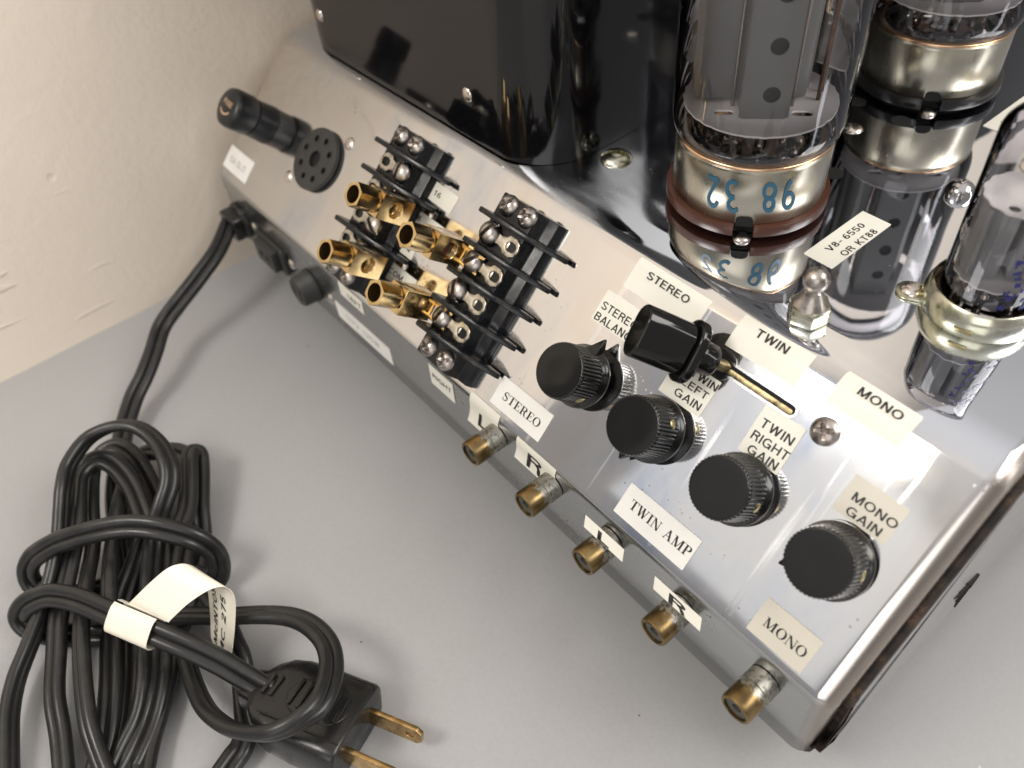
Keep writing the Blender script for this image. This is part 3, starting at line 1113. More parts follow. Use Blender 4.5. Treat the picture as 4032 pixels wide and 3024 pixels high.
add('lever_collar', mesh('lever_collar', lathe([(3.9, LL - 22), (4.2, LL - 21.4), (4.2, LL - 16)], 30), .3), 'lever', lev, LT)
add('lever_stem', mesh('lever_stem', lathe([(1.6, -1.0), (1.6, LL - 20)], 18)), 'slot_brass', lev, LT)
add('lever_face', mesh('lever_face', prism(stadium(12.4, 7.0, 12), LL - .2, LL + .05)), 'lever', lev, LT)

ph_big = mesh('cross_screw', screw_head(3.45, 1.9, 'cross', .5, 18, 72))
add('cross_screw', ph_big, 'nickel', amp, SM(-36.2, 13.6))

# ------------------------------------------------------------------ phono jacks
jack_me = mesh('phono_jack', lathe([(4.15, 0), (4.15, 4.0), (3.75, 4.25), (3.75, 4.75), (4.15, 5.0), (4.2, 10.2), (3.95, 10.85), (3.5, 11.0), (3.2, 10.8), (3.15, 7.0)], 48, True, True), angle=40)
jack_in = mesh('insulator', holed(circle(3.12, 32), [circle(1.3, 24)], 6.8, 10.2))
jack_core = mesh('contact', lathe([(1.6, 6.0), (1.6, 7.2)], 20))
JX = [-115.9, -91.2, -67.4, -41.8, -15.8]
JZ = [-51.3, -51.4, -52.3, -53.9, -53.2]
for jx, jz in zip(JX, JZ):
    T = FM(jx, jz, 0, random.uniform(0, 360))
    o = add('phono_jack', jack_me, 'jack', amp, T)
    add('insulator', jack_in, 'insulator', o, T)
    add('contact', jack_core, 'dark', o, T)

# ------------------------------------------------------------------ barrier terminal strips
FINS = [14.0, 23.8, 33.6, 43.3, 53.0]
TERMS = [18.9, 28.75, 38.5, 48.2]
body_poly = [(-9.5, .02), (11.6, .02), (10.9, 3.0), (7.4, 3.7), (5.9, 7.5), (-9.5, 7.5)]
fin_poly = [(-9.8, 7.3), (-10.3, 12.4), (-9.6, 13.7), (-8.2, 14.1), (9.0, 10.1), (14.6, 6.4), (19.0, 3.2), (19.6, 2.1), (18.6, 1.2), (11.0, 1.0), (10.9, 3.0), (7.4, 3.7), (5.9, 7.3)]
slot_me = mesh('slotted_screw', screw_head(3.75, 2.3, 'slot', 1.0, 15, 64))
cross_me = mesh('cross_screw', screw_head(3.35, 2.2, 'cross', .35, 16, 64))
lug_out = [(-2.9, -1.5), (-1.6, -2.9), (1.6, -2.9), (2.6, -1.7), (4.6, -1.35), (6.6, -1.8), (7.6, -2.9), (10.4, -2.9), (12.0, -2.1), (12.7, 0), (12.0, 2.1), (10.4, 2.9), (7.6, 2.9), (6.6, 1.8), (4.6, 1.35), (2.6, 1.7), (1.6, 2.9), (-1.6, 2.9), (-2.9, 1.5)]
lug_me = mesh('terminal_lug', holed(lug_out, [stadium(4.3, 2.9, 8, 9.6, 0)], .02, .75), .12, angle=40)
tongue_me = mesh('lug_tongue', vf_move(box(4.6, 8.2, -1.0, 1.0, -.1, .5), Matrix.Rotation(math.radians(9), 4, 'Y')), .2)
base_me = mesh('terminal_base', prism(rounded_rect(-9.3, 5.7, -3.3, 3.3, .5), -.2, .05))


def terminal_strip(xc, flip, lab):
    # local axes: x along the panel, y up the slope, z out of it
    Tb = SM(xc, 34.0)
    Tx = frame(sl(xc, 34.0), (1, 0, 0), NV, -UV)      # section drawn in (x, height), extruded down the slope
    o = add('terminal_strip', mesh('terminal_strip', prism(body_poly, -27.7, 27.7), .35, seg=2), 'bakelite', amp, Tx, label=lab)
    fin_me = mesh('barrier_fin', prism(fin_poly, -.8, .8), .35, seg=2)
    for v in FINS:
        add('barrier_fin', fin_me, 'bakelite', o, frame(sl(xc, v), (1, 0, 0), NV, -UV))
    for i, v in enumerate(TERMS):
        sx = xc + (3.6 if flip else -6.0)
        r = 180 if flip else 0
        add('terminal_lug', lug_me, 'lug', o, SM(sx, v, 7.5, r))
        add('lug_tongue', tongue_me, 'lug', o, SM(sx, v, 8.3, r))
        add('slotted_screw', slot_me, 'nickel', o, SM(sx, v, 8.4, (10, -8, 62, 20)[i] + (30 if flip else 0)))
    for v in (9.2, 58.1):
        for dx in (-5.4, 3.0):
            add('cross_screw', cross_me, 'nickel', o, SM(xc + dx, v, 7.5, random.uniform(0, 90)))
    return o


terminal_strip(-141.0, False, 'black terminal strip nearer the knobs')
terminal_strip(-196.8, True, 'black terminal strip beside the octal socket')

# ------------------------------------------------------------------ gold adapters clamped under the terminal screws
def thread_bore(r, depth, n=24, pitch=.55):
    pr, z = [], 0.0
    while z < depth:
        pr += [(r, -z), (r * .9, -z - pitch / 2)]
        z += pitch
    return lathe([(p[0], p[1]) for p in pr], n, False, True)


def block_with_hole(a, b, h, hole_side, hr):
    """block x -a..a, y -b..b, z 0..h; optional round hole on the +x face"""
    if hole_side == 0:
        return box(-a, a, -b, b, 0, h)
    v, f = box(-a, a, -b, b, 0, h)
    f = [q for q in f if q != (1, 2, 6, 5)]
    plate = holed([(-b, 0), (b, 0), (b, h), (-b, h)], [circle(hr, 24, 0, h * .5)], 0, .001)
    top = [q for q in plate[1]]
    Tt = frame((a, 0, 0), (0, 1, 0), (0, 0, 1), (1, 0, 0))
    # keep only the outer skin of the plate
    keep = [q for q in top if all(plate[0][i][2] > .0005 for i in q)]
    skin = vf_move((plate[0], keep), Tt)
    bore = vf_move(thread_bore(hr, 3.2), Tt @ Matrix.Translation((0, h * .5, 0)))
    return vf_join((v, f), skin, bore)


post_out = circle(4.15, 6, ph=math.pi / 6)
post_vf = vf_join(
    ([(x, y, z) for z in (0, 7.6) for x, y in post_out], [(i, (i + 1) % 6, 6 + (i + 1) % 6, 6 + i) for i in range(6)]),
    vf_move((lambda p: (p[0], [q for q in p[1] if all(p[0][i][2] > .0005 for i in q)]))(holed(post_out, [circle(2.85, 28)], 0, .001)), Matrix.Translation((0, 0, 7.6))),
    vf_move(lathe([(2.85, 0), (2.8, -7.0)], 28, False, True), Matrix.Translation((0, 0, 7.6))))
ADAPT_GROUP = 'gold adapters clamped on the terminal strips'


def adapter(x, v, h0, flip, hole, lab, tilt=0.0, spin=0.0):
    T = SM(x, v, h0, spin) @ Matrix.Rotation(math.radians(tilt), 4, 'Y') @ Matrix.Rotation(math.radians(4.5), 4, 'X')
    root = add('speaker_adapter', None, None, None, T, lab, 'adapter', ADAPT_GROUP)
    add('block', mesh('block', block_with_hole(4.0, 4.1, 13.0, hole, 2.8), .18, angle=60), 'gold', root, T)
    Tp = T @ Matrix.Translation((-.2, .1, 13.0))
    add('collar', mesh('collar', lathe([(3.5, -.1), (3.5, .7)], 30), .1), 'gold', root, Tp)
    add('hex_post', mesh('hex_post', vf_move(post_vf, Matrix.Translation((0, 0, .6))), .12, angle=25), 'gold', root, Tp)
    add('bore', mesh('bore', vf_move(lathe([(2.75, 0), (2.7, -6.6)], 28, False, True), Matrix.Translation((0, 0, 7.7)))), 'bore', root, Tp)
    d = -1 if flip else 1
    fork = [(0, -2.9), (3.6 * d, -2.9), (12.4 * d, -3.0), (12.4 * d, -2.2), (4.4 * d, -1.7), (4.4 * d, 1.7), (12.4 * d, 2.2), (12.4 * d, 3.0), (3.6 * d, 2.9), (0, 2.9)]
    add('fork', mesh('fork', prism(fork, -.1, .6), .12), 'gold', root, SM(x, v, h0 + .3, spin))
    if hole == 2:
        add('clamp_screw', mesh('clamp_screw', vf_move(screw_head(2.3, .5, 'slot'), frame((2.2, 0, 6.5), (0, 1, 0), (0, 0, 1), (1, 0, 0)))), 'brown', root, T)


adapter(-183.9, 28.8, 8.4, True, 1, 'gold adapter on the far strip, upper one, threaded hole facing out')
adapter(-183.4, 48.4, 8.4, True, 1, 'gold adapter on the far strip, lower one beside the COM tape')
adapter(-155.6, 28.8, 8.2, False, 2, 'gold adapter on the near strip with a dark screw in its block')
adapter(-155.9, 48.2, 8.2, False, 0, 'gold adapter with a plain block, lower one on the near strip')

# ------------------------------------------------------------------ fuse holder, octal socket
T = SM(-286.6, 35.0)
fo = add('fuse_holder', mesh('fuse_holder', lathe([(7.7, .05), (7.7, 1.0), (7.5, 1.4), (7.4, 7.9), (6.9, 8.2), (6.9, 9.2)], 48), angle=50), 'fuse', amp, T)
fcap = add('fuse_cap', mesh('fuse_cap', lathe([(6.9, 9.0), (7.7, 9.1), (7.85, 9.6), (7.8, 16.4), (7.4, 17.8), (6.2, 18.5), (.02, 18.55)], 120, True, False, mod=lambda r, z, a: r - (.14 * (.5 + .5 * math.cos(40 * a)) if 10 < z < 17 else 0)), angle=60), 'fuse', fo, T)
fcap['label'] = 'fuse cap lettered FUSE'
tv = vf_move(text_vf('FUSE', 2.1, 6.6, .03), TM(.1, .2, 18.62, -4))
arc_ = ribbon(ell(0, .4, 4.0, 3.6, 215, 325, 14), .75, .75, 18.62)
add('lettering', mesh('lettering', vf_join(tv, arc_)), 'tan_ink', fo, T)
pins = [circle(1.25, 14, 7.9 * math.cos(math.radians(22.5 + 45 * i)), 7.9 * math.sin(math.radians(22.5 + 45 * i))) for i in range(8)]
T = SM(-246.2, 34.0, 0, 10)
oc = add('octal_socket', mesh('octal_socket', holed(circle(12.0, 56), pins + [circle(3.1, 24)], .3, 2.0), .15, angle=50), 'socket_black', amp, T)
add('socket_floor', mesh('socket_floor', lathe([(11.6, .05), (11.6, .35)], 40)), 'dark', oc, T)
add('key_way', mesh('key_way', box(2.1, 3.4, -.9, .9, .4, 1.2)), 'socket_black', oc, T)
rv = mesh('rivet', screw_head(2.35, .9, 'plain'))
for rx, rvv in ((-234.3, 22.1), (-258.4, 46.0)):
    add('rivet', rv, 'rivet', amp, SM(rx, rvv))

# ------------------------------------------------------------------ low face: cord relief, mains outlets, rivets
T = FM(-291.5, -62.3)
gr = add('cord_relief', mesh('cord_relief', prism(rounded_rect(-6.5, 6.5, -5.6, 5.6, 2.4), 0, 7.0), .9, seg=3), 'plug', amp, T)
add('relief_flange', mesh('relief_flange', lathe([(8.2, .05), (8.2, 1.6), (7.4, 2.2)], 32), .2), 'plug', gr, T)
T = FM(-264.6, -64.3)
ou = add('mains_outlet', mesh('mains_outlet', prism(rounded_rect(-12, 12, -6.3, 6.3, 2.2), .05, 1.7), .3), 'socket_black', amp, T)
add('outlet_face', mesh('outlet_face', holed(rounded_rect(-7.8, 7.8, -5.2, 5.2, 1.4), [[(-4.2, -1.2), (-.9, -1.2), (-.9, 1.2), (-4.2, 1.2)], [(1.2, -1.2), (4.6, -1.2), (4.6, 1.2), (1.2, 1.2)]], 1.7, 4.6), .2), 'socket_black', ou, T)
T = FM(-232.4, -62.8)
rk = add('round_outlet', mesh('round_outlet', lathe([(6.9, .05), (6.9, 1.4), (6.4, 2.0), (6.2, 6.2), (5.7, 7.0)], 44), .3, angle=45), 'socket_black', amp, T)
add('outlet_slot', mesh('outlet_slot', box(-3.2, -1.8, -2.6, 2.6, 6.9, 7.06)), 'dark', rk, T)
add('outlet_slot', mesh('outlet_slot', box(1.8, 3.2, -2.6, 2.6, 6.9, 7.06)), 'dark', rk, T)
for rx, rz in ((-249.0, -62.4), (-218.0, -61.2), (-280.0, -60.5)):
    add('rivet', rv, 'rivet', amp, FM(rx, rz))

# ------------------------------------------------------------------ small hardware on the deck
add('slotted_screw', mesh('slotted_screw', screw_head(5.0, 2.3, 'slot', .55, 16, 64)), 'olive', amp, TM(-140.2, 26.2, 0))
hole_rim = mesh('deck_hole', vf_join(lathe([(3.0, .03), (3.0, .06)], 28), ))
for hx, hy in ((-89.2, 63.8), (-91.4, 101.2), (-107.8, 102.0)):
    add('deck_hole', hole_rim, 'dark', amp, TM(hx, hy, 0))
add('rivet', mesh('rivet', screw_head(3.0, 1.1, 'plain')), 'rivet', amp, TM(-99.2, 87.9, 0))
add('rivet', mesh('dome_rivet', lathe([(4.0, 0), (4.0, .6)] + [(4.0 * math.cos(math.radians(a)), .6 + 3.4 * math.sin(math.radians(a))) for a in range(10, 90, 8)], 36)), 'end_chrome', amp, TM(-59.0, 78.9, 0))
st = add('ball_stud', mesh('ball_stud', vf_join(
    lathe([(4.5, 4.4), (3.4, 6.2), (2.4, 8.0), (2.1, 9.0), (2.3, 9.8), (2.9, 10.6), (3.15, 11.9), (2.9, 13.2), (2.1, 14.4), (.9, 15.0), (.02, 15.1)], 36, True, False)), angle=40), 'nickel', amp, TM(-57.2, 8.9, 0))
add('hex_base', mesh('hex_base', prism(circle(5.2, 6, ph=.25), .02, 4.9), .7), 'olive', st, TM(-57.2, 8.9, 0))

# frayed black thread caught on the near end of the chassis
fr_pts = catmull([(1.6, 66, -50), (1.6, 44, -58.5), (1.7, 24, -50.5), (1.7, 17, -57.0)], 6)
tf_ = sweep(fr_pts, circle(.16, 6), nref=(1, 0, 0))
strands = [tf_]
for dy, dz in ((-12.5, 3.6), (-9, 0.5), (-7.5, -4.5), (-4, -10.5), (-8, 5.6), (-2.5, -6), (-10, 1.2), (-3, -13), (-5.5, -6), (-11, 4.8)):
    strands.append(sweep([Vector((1.7, 17, -57)), Vector((2.0, 17 + dy * .5, -57 + dz * .4)), Vector((1.8, 17 + dy, -57 + dz))], circle(.34, 5), nref=(1, 0, 0)))
strands.append(sweep([Vector((1.8, 17.5, -57)), Vector((2.2, 12.5, -56.6))], circle(.6, 7), nref=(1, 0, 0)))
add('frayed_thread', mesh('frayed_thread', vf_join(*strands)), 'dark', amp)

# ------------------------------------------------------------------ power valves
def power_valve(cx, cy, rim_mat, lab, marks, ang):
    root = add('power_valve', None, None, None, TM(cx, cy, 0, ang), lab, 'vacuum tube', 'power valves standing on the deck')
    T = TM(cx, cy, 0, ang)
    notch = math.radians(14)
    def ring_arc(r0, r1, z0, z1, seg=96):
        # ring with a notch centred on the local -y side
        V, F = [], []
        a0 = -math.pi / 2 + notch / 2
        for i in range(seg + 1):
            a = a0 + (2 * math.pi - notch) * i / seg
            for r, z in ((r1, z0), (r1, z1), (r0, z1), (r0, z0)):
                V.append((r * math.cos(a), r * math.sin(a), z))
        for i in range(seg):
            for j in range(4):
                j2 = (j + 1) % 4
                F.append((i * 4 + j, (i + 1) * 4 + j, (i + 1) * 4 + j2, i * 4 + j2))
        F += [(3, 2, 1, 0), (seg * 4, seg * 4 + 1, seg * 4 + 2, seg * 4 + 3)]
        return V, F
    add('base_rim', mesh('base_rim', ring_arc(18.0, 22.4, 1.7, 4.7), .15), rim_mat, root, T)
    add('base_floor', mesh('base_floor', lathe([(18.3, .3), (18.3, 4.4)], 48)), 'dark', root, T)
    sh = add('base_shell', mesh('base_shell', lathe([(20.2, 4.4), (20.75, 5.0), (20.75, 19.6), (20.55, 20.3), (20.7, 20.6), (20.7, 21.1), (20.3, 21.5), (19.9, 21.4), (19.9, 20.0)], 96, True, True), angle=50), 'shell', root, T)
    add('shell_notch', mesh('shell_notch', vf_move(prism([(-2.3, -1.2), (2.3, -1.2), (2.3, .2), (1.9, 1.0), (.9, 1.5), (-.9, 1.5), (-1.9, 1.0), (-2.3, .2)], 0, .95), frame((0, -20.0, 5.4), (1, 0, 0), (0, 0, 1), (0, -1, 0)))), 'dark', sh, T)
    add('crimp_rim', mesh('crimp_rim', lathe([(20.6, 20.7), (20.9, 21.0), (20.8, 21.5), (20.4, 21.8), (19.6, 21.8), (19.6, 20.9)], 96), angle=60), 'rim_copper', root, T)
    add('socket_screw', mesh('socket_screw', screw_head(2.4, 1.2, 'plain')), 'nickel', root, T @ TM(0, -20.8, .2))
    # glass envelope
    pr = [(18.9, 20.6)] + [(18.9 + 3.5 * math.sin(math.radians(a)), 27.6 - 6.4 * math.cos(math.radians(a))) for a in range(12, 91, 13)]
    pr += [(22.4, 32), (22.5, 45), (22.5, 92)] + [(22.5 * math.cos(math.radians(a)), 92 + 18 * math.sin(math.radians(a))) for a in range(12, 90, 13)] + [(.5, 110)]
    add('glass_envelope', mesh('glass_envelope', lathe(pr, 96, False, True), angle=70), 'glass', root, T)
    # stem press with leads
    add('stem', mesh('stem', lathe([(17.0, 21.2), (14.5, 22.0), (12, 23.6), (10.5, 24.2), (.5, 24.4)], 48, True, False)), 'glass', root, T)
    rnd = random.Random(int(cy))
    wires = []
    for i in range(13):
        a = 2 * math.pi * i / 13 + rnd.uniform(-.15, .15)
        r = 11.0
        p = [(r * math.cos(a), r * math.sin(a), 22.5), ((r + rnd.uniform(-2, 3)) * math.cos(a + .1), (r + rnd.uniform(-2, 3)) * math.sin(a + .1), 25.5), (rnd.uniform(8, 14) * math.cos(a + rnd.uniform(-.3, .3)), rnd.uniform(8, 14) * math.sin(a), 29.5)]
        wires.append(sweep(catmull(p, 5), circle(rnd.choice((.35, .5, .7)), 7)))
        wires.append(vf_move(lathe([(.9, 0), (1.3, .8), (.9, 1.6), (.3, 2.0)], 10), TM(r * math.cos(a), r * math.sin(a), 22.0)))
    add('lead_wires', mesh('lead_wires', vf_join(*wires)), 'wire', root, T)
    def mica_out(R):
        p = []
        for i in range(96):
            a = 2 * math.pi * i / 96
            k_ = R + (.2 * math.sin(31 * a) * (1 if math.sin(7 * a) > .2 else .15))
            p.append((k_ * math.cos(a), k_ * math.sin(a)))
        return p
    # local frame of the electrode structure: wide face turned towards the knobs
    Ta = T @ TM(0, 0, 0, 42 - ang)
    add('lower_mica', mesh('lower_mica', holed(mica_out(19.6), [stadium(5.0, 2.4, 8, -9.5, -8.0), stadium(5.4, 2.6, 8, 9.8, -8.4)], 29.6, 30.1)), 'mica', root, Ta)
    add('upper_mica', mesh('upper_mica', prism(mica_out(19.6), 84, 84.5)), 'mica', root, Ta)
    w_, d_, wing, wr, wt = 6.0, 10.6, 17.6, 11.0, 3.0
    cross = [(-w_, -d_ + .6), (w_, -d_ + .6), (w_, -wt), (wr - 1.0, -wt + .6), (wr, -wt + 1.4), (wr, wt - .8), (wr - 1.0, wt), (w_, wt), (w_, d_), (-w_, d_), (-w_, wt), (-wing + 1.5, wt + .5), (-wing, wt - .8), (-wing, -wt + .8), (-wing + 1.5, -wt - .5), (-w_, -wt)]
    an = add('anode', mesh('anode', prism(cross, 31.2, 83), .35), 'anode', root, Ta)
    face = holed([(-w_, 30.6), (-w_ + 1, 30.2), (w_ - 1, 30.2), (w_, 30.6), (w_, 83), (-w_, 83)], [circle(2.15, 24, 1.2, 36.6), circle(2.15, 24, 1.2, 48.8), circle(2.15, 24, 1.2, 61), circle(2.15, 24, 1.2, 73)], 0, .5)
    add('anode_front', mesh('anode_front', vf_move(face, frame((0, -d_ - .2, 0), (1, 0, 0), (0, 0, 1), (0, -1, 0)))), 'anode', an, Ta)
    add('anode_hollow', mesh('anode_hollow', box(-w_ + .6, w_ - .6, -d_ + .25, -d_ + .55, 31, 82.5)), 'dark', an, Ta)
    rods = vf_join(*[rod((x, y, 24), (x, y, 83), r, 10) for x, y, r in ((-w_ - 1.2, -wt - 1.6, .5), (w_ + 1.5, -wt - 1.6, .5), (-12, wt + 2, .55), (12, wt + 2, .55))])
    add('support_rods', mesh('support_rods', rods), 'wire', root, Ta)
    add('side_rods', mesh('side_rods', vf_join(*[rod((x, y, 30), (x, y, 83), .55, 10) for x, y in ((14.2, -1.5), (15.6, 3.0))])), 'rod_brown', root, Ta)
    add('inner_cathode', mesh('inner_cathode', vf_join(*[box(x - 2.2, x + 2.2, -1.6, 1.6, 25.5, 30) for x in (-9, 9)])), 'rim_copper', root, Ta)
    if marks:
        # numbers in marker pen, written upside down round the shell
        G = {'9': [ell(.28, .70, .22, .26, 20, 380, 20), [(.50, .78), (.47, .45), (.36, .10), (.22, -.02)]],
             '8': [ell(.26, .73, .19, .22, 100, 460, 20), ell(.26, .27, .23, .25, 90, 450, 20)],
             '3': [[(.04, .92), (.20, 1.0), (.40, .92), (.43, .74), (.30, .58), (.18, .54)], [(.18, .54), (.38, .50), (.50, .33), (.46, .12), (.28, 0), (.06, .06)]],
             '2': [[(.05, .80), (.14, .96), (.32, 1.0), (.45, .86), (.42, .66), (.24, .36), (.02, .02)], [(.02, .02), (.22, .07), (.50, .02)]]}
        strokes, adv = [], 0.0
        RR, hgt = 20.86, 9.6
        for c in '98 32':
            if c == ' ':
                adv += .62
                continue
            for i, st_ in enumerate(G[c]):
                P2 = catmull([(p[0], p[1], 0) for p in st_], 3)
                vf = ribbon([(p.x + adv, p.y) for p in P2],   .155, .14)
                strokes.append(([(p[0], p[1], .02 * i) for p in vf[0]], vf[1]))
            adv += .86
        vv, ff = vf_join(*strokes)
        out_ = []
        for x, y, z in vv:
            sx = (x - adv / 2) * hgt * .66
            lean = (y - .5) * -.9
            a = math.radians(marks) + (-(sx) - lean) / RR
            out_.append(((RR + z) * math.cos(a), (RR + z) * math.sin(a), 17.4 - y * hgt * .92))
        add('marker_numbers', mesh('marker_numbers', (out_, ff)), 'marker', sh, TM(cx, cy, 0))
    return root


power_valve(-100.6, 38.5, 'brown', 'glass power valve on a brown rim with blue numbers on its metal base', -54, 37)
power_valve(-100.0, 127.4, 'black_wafer', 'glass power valve on a black rim behind the other one', None, 35)

# ------------------------------------------------------------------ small signal valve in its saddle socket
sx_, sy_ = -31.4, 40.5
T = TM(sx_, sy_, 0)
sd = add('valve_saddle', mesh('valve_saddle', lathe([(12.9, .05), (13.1, .4), (13.1, 4.4), (12.7, 5.2), (12.2, 6.6), (11.7, 7.0), (11.4, 6.6), (11.4, 1.0)], 72, False, False), angle=40), 'olive', amp, T)
add('saddle_core', mesh('saddle_core', lathe([(11.3, .1), (11.3, 3.6), (9.8, 4.2), (.5, 4.2)], 48, True, False)), 'brown', sd, T)
dent = mesh('saddle_dimple', vf_move(prism(stadium(4.6, 1.5, 8), -.1, .2), frame((0, 0, 0), (1, 0, 0), (0, 0, 1), (0, -1, 0))), .15)
for a in (-78, -160, 20):
    add('saddle_dimple', dent, 'nut', sd, T @ Matrix.Rotation(math.radians(a + 90), 4, 'Z') @ Matrix.Translation((0, -13.05, 2.4)))
for a in (205, 25):
    Te = T @ Matrix.Rotation(math.radians(a), 4, 'Z')
    er = add('saddle_ear', mesh('saddle_ear', prism(stadium(9.0, 7.0, 10, 14.5, 0), .05, .8), .2), 'olive', sd, Te)
    add('ear_rivet', mesh('ear_rivet', vf_move(screw_head(2.9, 1.6, 'plain'), TM(15.2, 0, .7))), 'rivet', sd, Te)
sv = add('signal_valve', None, None, None, T, 'small clear signal valve with blue printing in a metal saddle socket', 'vacuum tube')
add('glass_envelope', mesh('glass_envelope', lathe([(9.2, 4.3), (10.1, 5.0), (10.4, 6.4), (10.4, 46)] + [(10.4 * math.cos(math.radians(a)), 46 + 7 * math.sin(math.radians(a))) for a in range(15, 90, 15)] + [(.4, 53.2)], 72, True, True), angle=70), 'glass', sv, T)
add('glass_button', mesh('glass_button', lathe([(9.6, 4.6), (9.4, 7.2), (6.5, 8.2), (.5, 8.4)], 40, True, False)), 'glass', sv, T)
rnd = random.Random(3)
ww = []
for i in range(9):
    a = 2 * math.pi * i / 10
    ww.append(sweep(catmull([(6.2 * math.cos(a), 6.2 * math.sin(a), 4.6), (6.4 * math.cos(a), 6.4 * math.sin(a), 7.6), (rnd.uniform(2, 6) * math.cos(a), rnd.uniform(2, 6) * math.sin(a), 11.2)], 4), circle(.5, 8)))
    ww.append(vf_move(lathe([(.8, 0), (1.2, .9), (1.0, 1.9), (.5, 2.5)], 10), TM(6.2 * math.cos(a), 6.2 * math.sin(a), 6.6)))
add('lead_wires', mesh('lead_wires', vf_join(*ww)), 'wire', sv, T)
def spiky(R, n=14):
    return [((R if i % 4 < 2 else R - .35) * math.cos(2 * math.pi * i / (n * 4)), (R if i % 4 < 2 else R - .35) * math.sin(2 * math.pi * i / (n * 4))) for i in range(n * 4)]
Ts = TM(sx_, sy_, 0, 38)
add('lower_mica', mesh('lower_mica', prism(spiky(9.0), 11.4, 11.8)), 'mica', sv, Ts)
add('upper_mica', mesh('upper_mica', holed(spiky(9.0), [circle(1.3, 14, -3.6, -5.2), circle(1.3, 14, 3.4, -5.4)], 31.6, 32.0)), 'mica', sv, Ts)
for dx in (-4.3, 4.3):
    a_ = add('anode', mesh('anode', prism(rounded_rect(dx - 3.6, dx + 3.6, -4.6, 4.6, 1.2), 12.6, 30.8), .2), 'anode_pale', sv, Ts)
    add('anode_rib', mesh('anode_rib', prism(rounded_rect(dx - .7, dx + .7, -5.4, 5.4, .4), 12.9, 30.4), .15), 'anode_pale', a_, Ts)
add('getter_cup', mesh('getter_cup', lathe([(3.8, 38), (4.2, 38.4), (4.2, 39), (3.2, 39.2)], 30)), 'rivet', sv, Ts)
# blue printing on the glass: patches of bars and strokes following the wall
def on_glass(vf, a0, z0, R):
    return [((R + p[2]) * math.cos(a0 + p[0] / R), (R + p[2]) * math.sin(a0 + p[0] / R), z0 + p[1]) for p in vf[0]], vf[1]
bits = []
rnd = random.Random(11)
for i in range(46):
    x, y = rnd.uniform(0, 10), rnd.uniform(0, 22)
    w_ = rnd.uniform(.4, 1.6) * (1.5 if x > 5 else 1)
    bits.append(([(x, y, i * .002), (x + w_, y + rnd.uniform(-.3, .3), i * .002), (x + w_ + rnd.uniform(-.3, .3), y + rnd.uniform(.5, 1.5), i * .002), (x + rnd.uniform(-.3, .3), y + rnd.uniform(.5, 1.5), i * .002)], [(0, 1, 2, 3)]))
add('blue_print', mesh('blue_print', on_glass(vf_join(*bits), math.radians(-62), 7.5, 10.46)), 'blue_print', sv, T)

